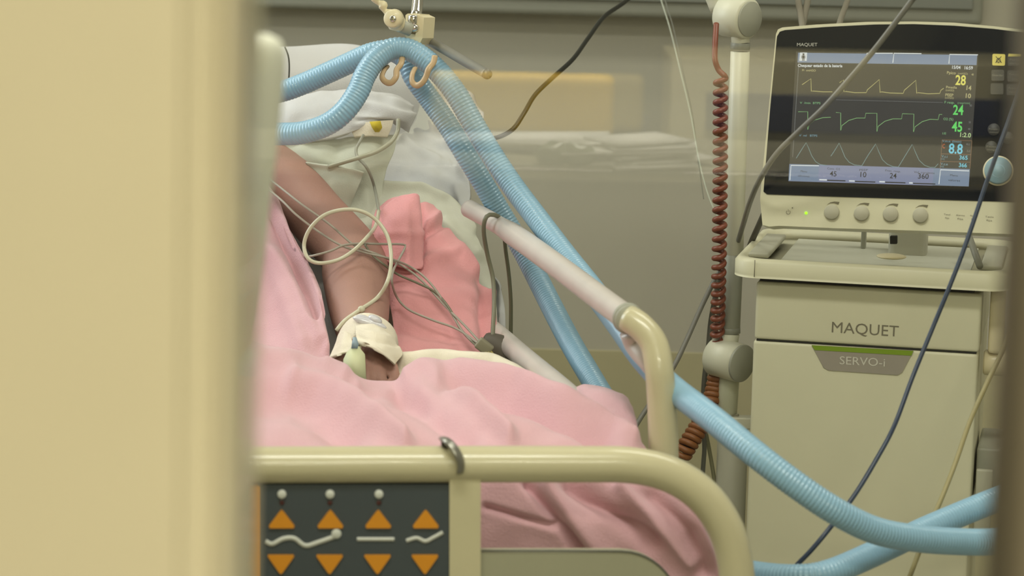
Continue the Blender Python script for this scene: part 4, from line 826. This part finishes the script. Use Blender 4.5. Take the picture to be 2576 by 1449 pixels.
for (u, v, a, b) in ((2500, 326, 'Respir.', 'manual'), (2535, 347, 'Modos', ''), (2494, 370, 'Pausa', 'insp')):
    link('round_key', *cyl(MP.at(u, v, .0015), MP.n, .0078, .0016, 24), KD, mon)
    st('key_text', a, (u-12, v), (u+12, v+1), 4, LTX, 0, .0036)
    if b: st('key_text', b, (u-11, v+8), (u+11, v+9), 4, LTX, 0, .0036)
link('dial_ring', *cyl(MP.at(2511, 430, .0012), MP.n, .0192, .003, 48), mat('dial_white', (222, 212, 180), .4), mon)
dl = link('dial', *join(cyl(MP.at(2511, 430, .003), MP.n, .0172, .012, 48, .12), cyl(MP.at(2511, 430, .0145), MP.n, .0085, .002, 32, .5)), mat('dial_blue', (122, 152, 166), .4), mon, label='pale blue rotary dial')
# lower control strip of the monitor
for u, v in ((2093, 534), (2168, 537), (2241, 539), (2316, 542)):
    link('knob', *cyl(MP.at(u, v, 0), MP.n, .0098, .006, 32, .2), mat('knob_cream', (176, 172, 152), .6), mon)
    link('knob_mark', *prism(MP, [(u-13, v-19), (u-4, v-25), (u+6, v-27), (u+19, v-26), (u+16, v-19), (u+6, v-22.5), (u-4, v-22.5)], .0, .0006), mat('knob_mark_grey', (112, 106, 84), .6), mon, smooth=False)
link('green_indicator', *cyl(MP.at(2028, 536, 0), MP.n, .0017, .0016, 16), emitter('led_green', (150, 255, 30), 2.2), mon)
link('power_symbol', *join(line_px(MP, [(1983+5*math.sin(math.radians(a)), 534-5*math.cos(math.radians(a))) for a in range(35, 330, 20)], 1.2, .0004, .0003), line_px(MP, [(1983, 527), (1983, 533)], 1.2, .0004, .0003), line_px(MP, [(1992, 523), (1995, 523)], 3, .0004, .0003)), LETTER, mon, smooth=False)
for s_, a, b in (('Tend.', (2374, 541), (2392, 542)), ('Alarma', (2405, 543), (2427, 544)), ('Acceso', (2440, 544), (2460, 545)), ('Tecla', (2478, 547), (2500, 548))):
    st('key_text', s_, a, b, 4, LETTER, 0, .0006); st('key_text', 'fija', (a[0]+3, a[1]+9), (b[0]-4, b[1]+9), 4, LETTER, 0, .0006)
# neck joining the head to the cart, with a small black clip
link('monitor_neck', *vbox(vloc(2210, 640)[0], vloc(2310, 640)[0], ztr1-.03, vloc(2200, 560)[1], .16, .21, .01), mat('neck_cream', (190, 188, 172), .45), vent)
link('neck_post', *vbox(vloc(2132, 640)[0], vloc(2144, 640)[0], ztr1-.03, vloc(2200, 560)[1], .2, .22, .002), GREYP, vent)
link('neck_latch', *prism(Plane(VP.w(0, 0, -.10), VP.n), rrect(2240, 592, 2258, 612, 2), 0, .008), DARK, vent, smooth=False)
link('flat_spoon_lid', *join(ellipsoid(VP.w(vloc(2238, 620)[0], ztr1+.004, -.04), (tuple(VP.x*.020), tuple(VP.n*.020), (0, 0, .0035)), 28, 12)), IVORY, vent)
link('neck_rod', *sweep([VP.w(vloc(2420, 590)[0], ztr1+.035, -.12), VP.w(vloc(2466, 620)[0], ztr1+.0, -.02)], .0045, 12), MIDG, vent)

# ---- cables round the ventilator
cable('grey_cable', [(2900, -1100, 3.8), (2560, -400, 3.5), (2330, -45, 3.36), (2295, 0, 3.36), (2210, 112, 3.38), (2140, 195, 3.4), (2075, 268, 3.42), (2010, 330, 3.45), (1955, 385, 3.48), (1915, 445, 3.52), (1888, 505, 3.60), (1868, 570, 3.75), (1845, 640, 3.92), (1812, 680, 3.93), (1770, 760, 3.92), (1725, 860, 3.90), (1690, 930, 3.88), (1600, 1070, 3.85), (1560, 1150, 3.8)], .0036, GC, 'slate grey cable crossing the screen diagonally and passing behind the pole', 'cable')
cable('grey_cable', [(1930, 520, 3.72), (1912, 560, 3.74), (1888, 615, 3.80), (1860, 690, 3.9), (1820, 760, 3.93), (1795, 850, 3.93)], .0042, wire_m('charcoal_cable', (78, 76, 66)), 'charcoal cable slipping behind the tray beside the pole', 'cable')
cable('blue_cable', [(2800, -900, 3.7), (2660, -250, 3.5), (2590, 120, 3.36), (2566, 215, 3.35), (2538, 300, 3.34), (2508, 385, 3.33), (2478, 470, 3.33), (2448, 560, 3.32), (2420, 640, 3.31), (2385, 730, 3.30), (2342, 835, 3.29), (2295, 950, 3.27), (2250, 1070, 3.24), (2205, 1155, 3.20), (2150, 1245, 3.15), (2090, 1325, 3.11), (2040, 1385, 3.10), (1995, 1432, 3.10), (1940, 1500, 3.10)], .0029, wire_m('navy_cable', (40, 54, 76), .35), 'dark blue cable hanging in front of the ventilator from top right', 'cable')
cable('sand_cable', [(2600, 400, 3.5), (2590, 600, 3.46), (2560, 760, 3.40), (2530, 860, 3.38), (2480, 970, 3.36), (2440, 1060, 3.34), (2405, 1160, 3.3), (2370, 1250, 3.25), (2335, 1330, 3.22), (2300, 1420, 3.2), (2270, 1500, 3.2)], .0031, wire_m('sand_cable', (150, 140, 98), .45), 'sand coloured cable hanging at the right edge of the cabinet', 'cable')
g = 'cables above the screen'
TG = wire_m('taupe_cable', (120, 114, 100), .5)
cable('ceiling_cable', [(1990, -500, 4.4), (2000, -200, 4.1), (2004, -60, 3.95), (2008, 0, 3.9), (2018, 60, 3.8), (2024, 120, 3.76)], .0046, TG, 'taupe cable going up behind the screen, left one of three', 'cable', group=g)
cable('ceiling_cable', [(2070, -500, 4.4), (2050, -200, 4.1), (2042, -60, 3.95), (2032, 0, 3.9), (2020, 60, 3.82), (2012, 120, 3.8)], .0046, TG, 'taupe cable meeting the left one behind the top of the screen', 'cable', group=g)
cable('ceiling_cable', [(2200, -500, 4.4), (2164, -200, 4.1), (2146, -60, 3.95), (2132, 0, 3.9), (2112, 58, 3.8), (2100, 120, 3.76)], .0042, TG, 'taupe cable going up behind the screen on its own to the right', 'cable', group=g)

# cream upright panel just inside the glass, beside the door edge
o = cloth('upright_panel', [
    [(585, 92, 1.92), (625, 84, 1.90), (670, 84, 1.90), (706, 100, 1.92)],
    [(580, 130, 1.92), (625, 130, 1.89), (675, 130, 1.89), (718, 150, 1.92)],
    [(575, 300, 1.92), (620, 300, 1.89), (665, 300, 1.89), (706, 300, 1.92)],
    [(570, 520, 1.92), (610, 520, 1.89), (650, 520, 1.89), (680, 520, 1.92)],
    [(560, 760, 1.92), (590, 760, 1.89), (625, 760, 1.89), (655, 760, 1.92)],
    [(540, 1100, 1.92), (570, 1100, 1.89), (595, 1100, 1.89), (612, 1100, 1.92)],
    [(500, 1900, 1.92), (530, 1900, 1.89), (560, 1900, 1.89), (575, 1900, 1.92)],
    [(470, 3000, 1.92), (500, 3000, 1.89), (530, 3000, 1.89), (545, 3000, 1.92)],
    [(430, 4390, 1.92), (460, 4390, 1.89), (490, 4390, 1.89), (505, 4390, 1.92)]], mat('pale_panel', (240, 240, 222), .35, coat=.2), 24, 60, wr=.0, thick=.012)
tag(o, 'narrow pale upright plastic panel with rounded top beside the door edge', 'panel')

# ================================================================== CORRIDOR (seen mirrored in the glass)
def RP(u, v, Yv):
    p = P(u, v, Yv); return Vector((p.x, 2*(GY+.015)-p.y, p.z))
YEP = mat('yellow_vinyl', (250, 204, 46), .5, noise_amt=.04)
NAVY = mat('navy_plastic', (50, 54, 84), .5)
def chair(label, u0_, u1_, v0_, Yv, grp, ym):
    p0 = RP(u0_, v0_, Yv); p1 = RP(u1_, v0_, Yv); xm = (p0.x+p1.x)/2; y = p0.y; zt_ = p0.z; hwid = abs(p1.x-p0.x)/2
    t = thing('office_chair', label, 'chair', (xm, y-.2, 0), grp)
    link('backrest', *box((xm, y, zt_-.078), X, Yx, Z, hwid, .03, .078, .028, 6), ym, t)
    link('seat', *box((xm, y-.22, zt_-.50), X, Yx, Z, hwid*1.02, .22, .04, .03), ym, t)
    for a in (-.25, .72): link('back_support', *box((xm+a*hwid, y+.0, zt_-.28), X, Yx, Z, .045, .012, .17, .006), NAVY, t)
    for a in (-1, 1):
        for b in (-.03, -.42):
            link('leg', *cyl((xm+a*hwid*.8, y+b, 0), Z, .014, zt_-.53, 12), NAVY, t)
    return t
chair('yellow vinyl chair reflected in the glass, the wider one in front', 1080, 1548, 176, 6.6, 'yellow corridor chairs', YEP)
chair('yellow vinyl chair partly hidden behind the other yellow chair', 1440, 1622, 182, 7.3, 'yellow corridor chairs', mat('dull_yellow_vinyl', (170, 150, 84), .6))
dz = RP(1500, 418, 5.2).z
dk = thing('desk', 'long pale corridor desk reflected in the glass', 'desk', (.1, RP(1500, 418, 5.2).y, 0))
dy0 = RP(1500, 418, 5.2).y
link('desk_top', *abox(-1.9, 1.9, dy0-.55, dy0, dz-.03, dz, .004), mat('desk_laminate', (150, 146, 124), .3), dk)
link('desk_edge', *abox(-1.9, 1.9, dy0, dy0+.006, dz-.026, dz-.006, .002), CHROME, dk)
link('front_panel', *abox(-1.88, 1.88, dy0-.04, dy0-.02, .02, dz-.03, .002), mat('desk_front', (62, 60, 54), .6, noise_amt=.05, nscale=4), dk)
for x in (-1.5, .05): link('leg', *abox(x, x+.05, dy0-.5, dy0-.05, 0, dz-.03, .004), mat('desk_leg', (90, 90, 84), .5), dk)
for i, (u, v, Yv, w_, d_, rz, h_, lb) in enumerate(((1560, 385, 5.32, .16, .10, .1, .012, 'white paper stack reflected in the middle of the desk'), (1640, 396, 5.28, .10, .08, -.2, .02, 'white paper stack reflected at the right end of the desk'), (1330, 352, 5.5, .2, .09, .3, .01, 'white papers reflected at the back left of the desk'))):
    p = RP(u, v, Yv); q = []
    for k in range(6):
        a = rz+random.uniform(-.25, .25); cx_, sx_ = math.cos(a), math.sin(a)
        q.append(box((p.x+random.uniform(-.03, .03), p.y+random.uniform(-.03, .03), dz+.003+h_*k*.4), (cx_, sx_, .04), (-sx_, cx_, 0), Z, w_*.8, d_, .002))
    tag(link('paper_stack', *join(*q), mat('paper', (240, 240, 234), .8), origin=(p.x, p.y, dz)), lb, 'papers', 'papers on the corridor desk')
for u, lb in ((1390, 'clear crumpled plastic cup reflected left on the desk'), (1455, 'clear crumpled plastic cup reflected next to the papers')):
    p = RP(u, 400, 5.22); V, Fc = ellipsoid((p.x, p.y, dz+.018), ((.035, 0, 0), (0, .03, 0), (0, 0, .022)))
    tag(link('plastic_cup', [v+Vector((0, 0, max(0, noise.noise(v*45))*.012)) for v in V], Fc, mat('clear_plastic', (150, 158, 138), .1, coat=1)), lb, 'cup', 'plastic cups on the corridor desk')
p0 = RP(1690, 145, 6.9); p1 = RP(2750, 330, 6.9)
cb = thing('cabinet', 'pale corridor cabinet reflected in the glass right of the yellow chairs', 'cabinet', ((p0.x+p1.x)/2, p0.y-.2, 0))
link('cabinet_body', *abox(p0.x, p1.x, p0.y-.45, p0.y, .02, p0.z, .004), mat('cabinet_cream', (196, 188, 150), .5), cb)
zb1 = RP(1900, 235, 6.9).z; zb2 = RP(1900, 330, 6.9).z
link('cabinet_door', *abox(p0.x+.09, p1.x, p0.y, p0.y+.015, zb2, zb1, .003), NAVY, cb, label='navy cabinet front')

# bare joints and loose ends
for o in list(bpy.data.objects):
    if o.type == 'MESH' and o.parent is None and 'kind' not in o and 'label' not in o: print('UNLABELLED', o.name)
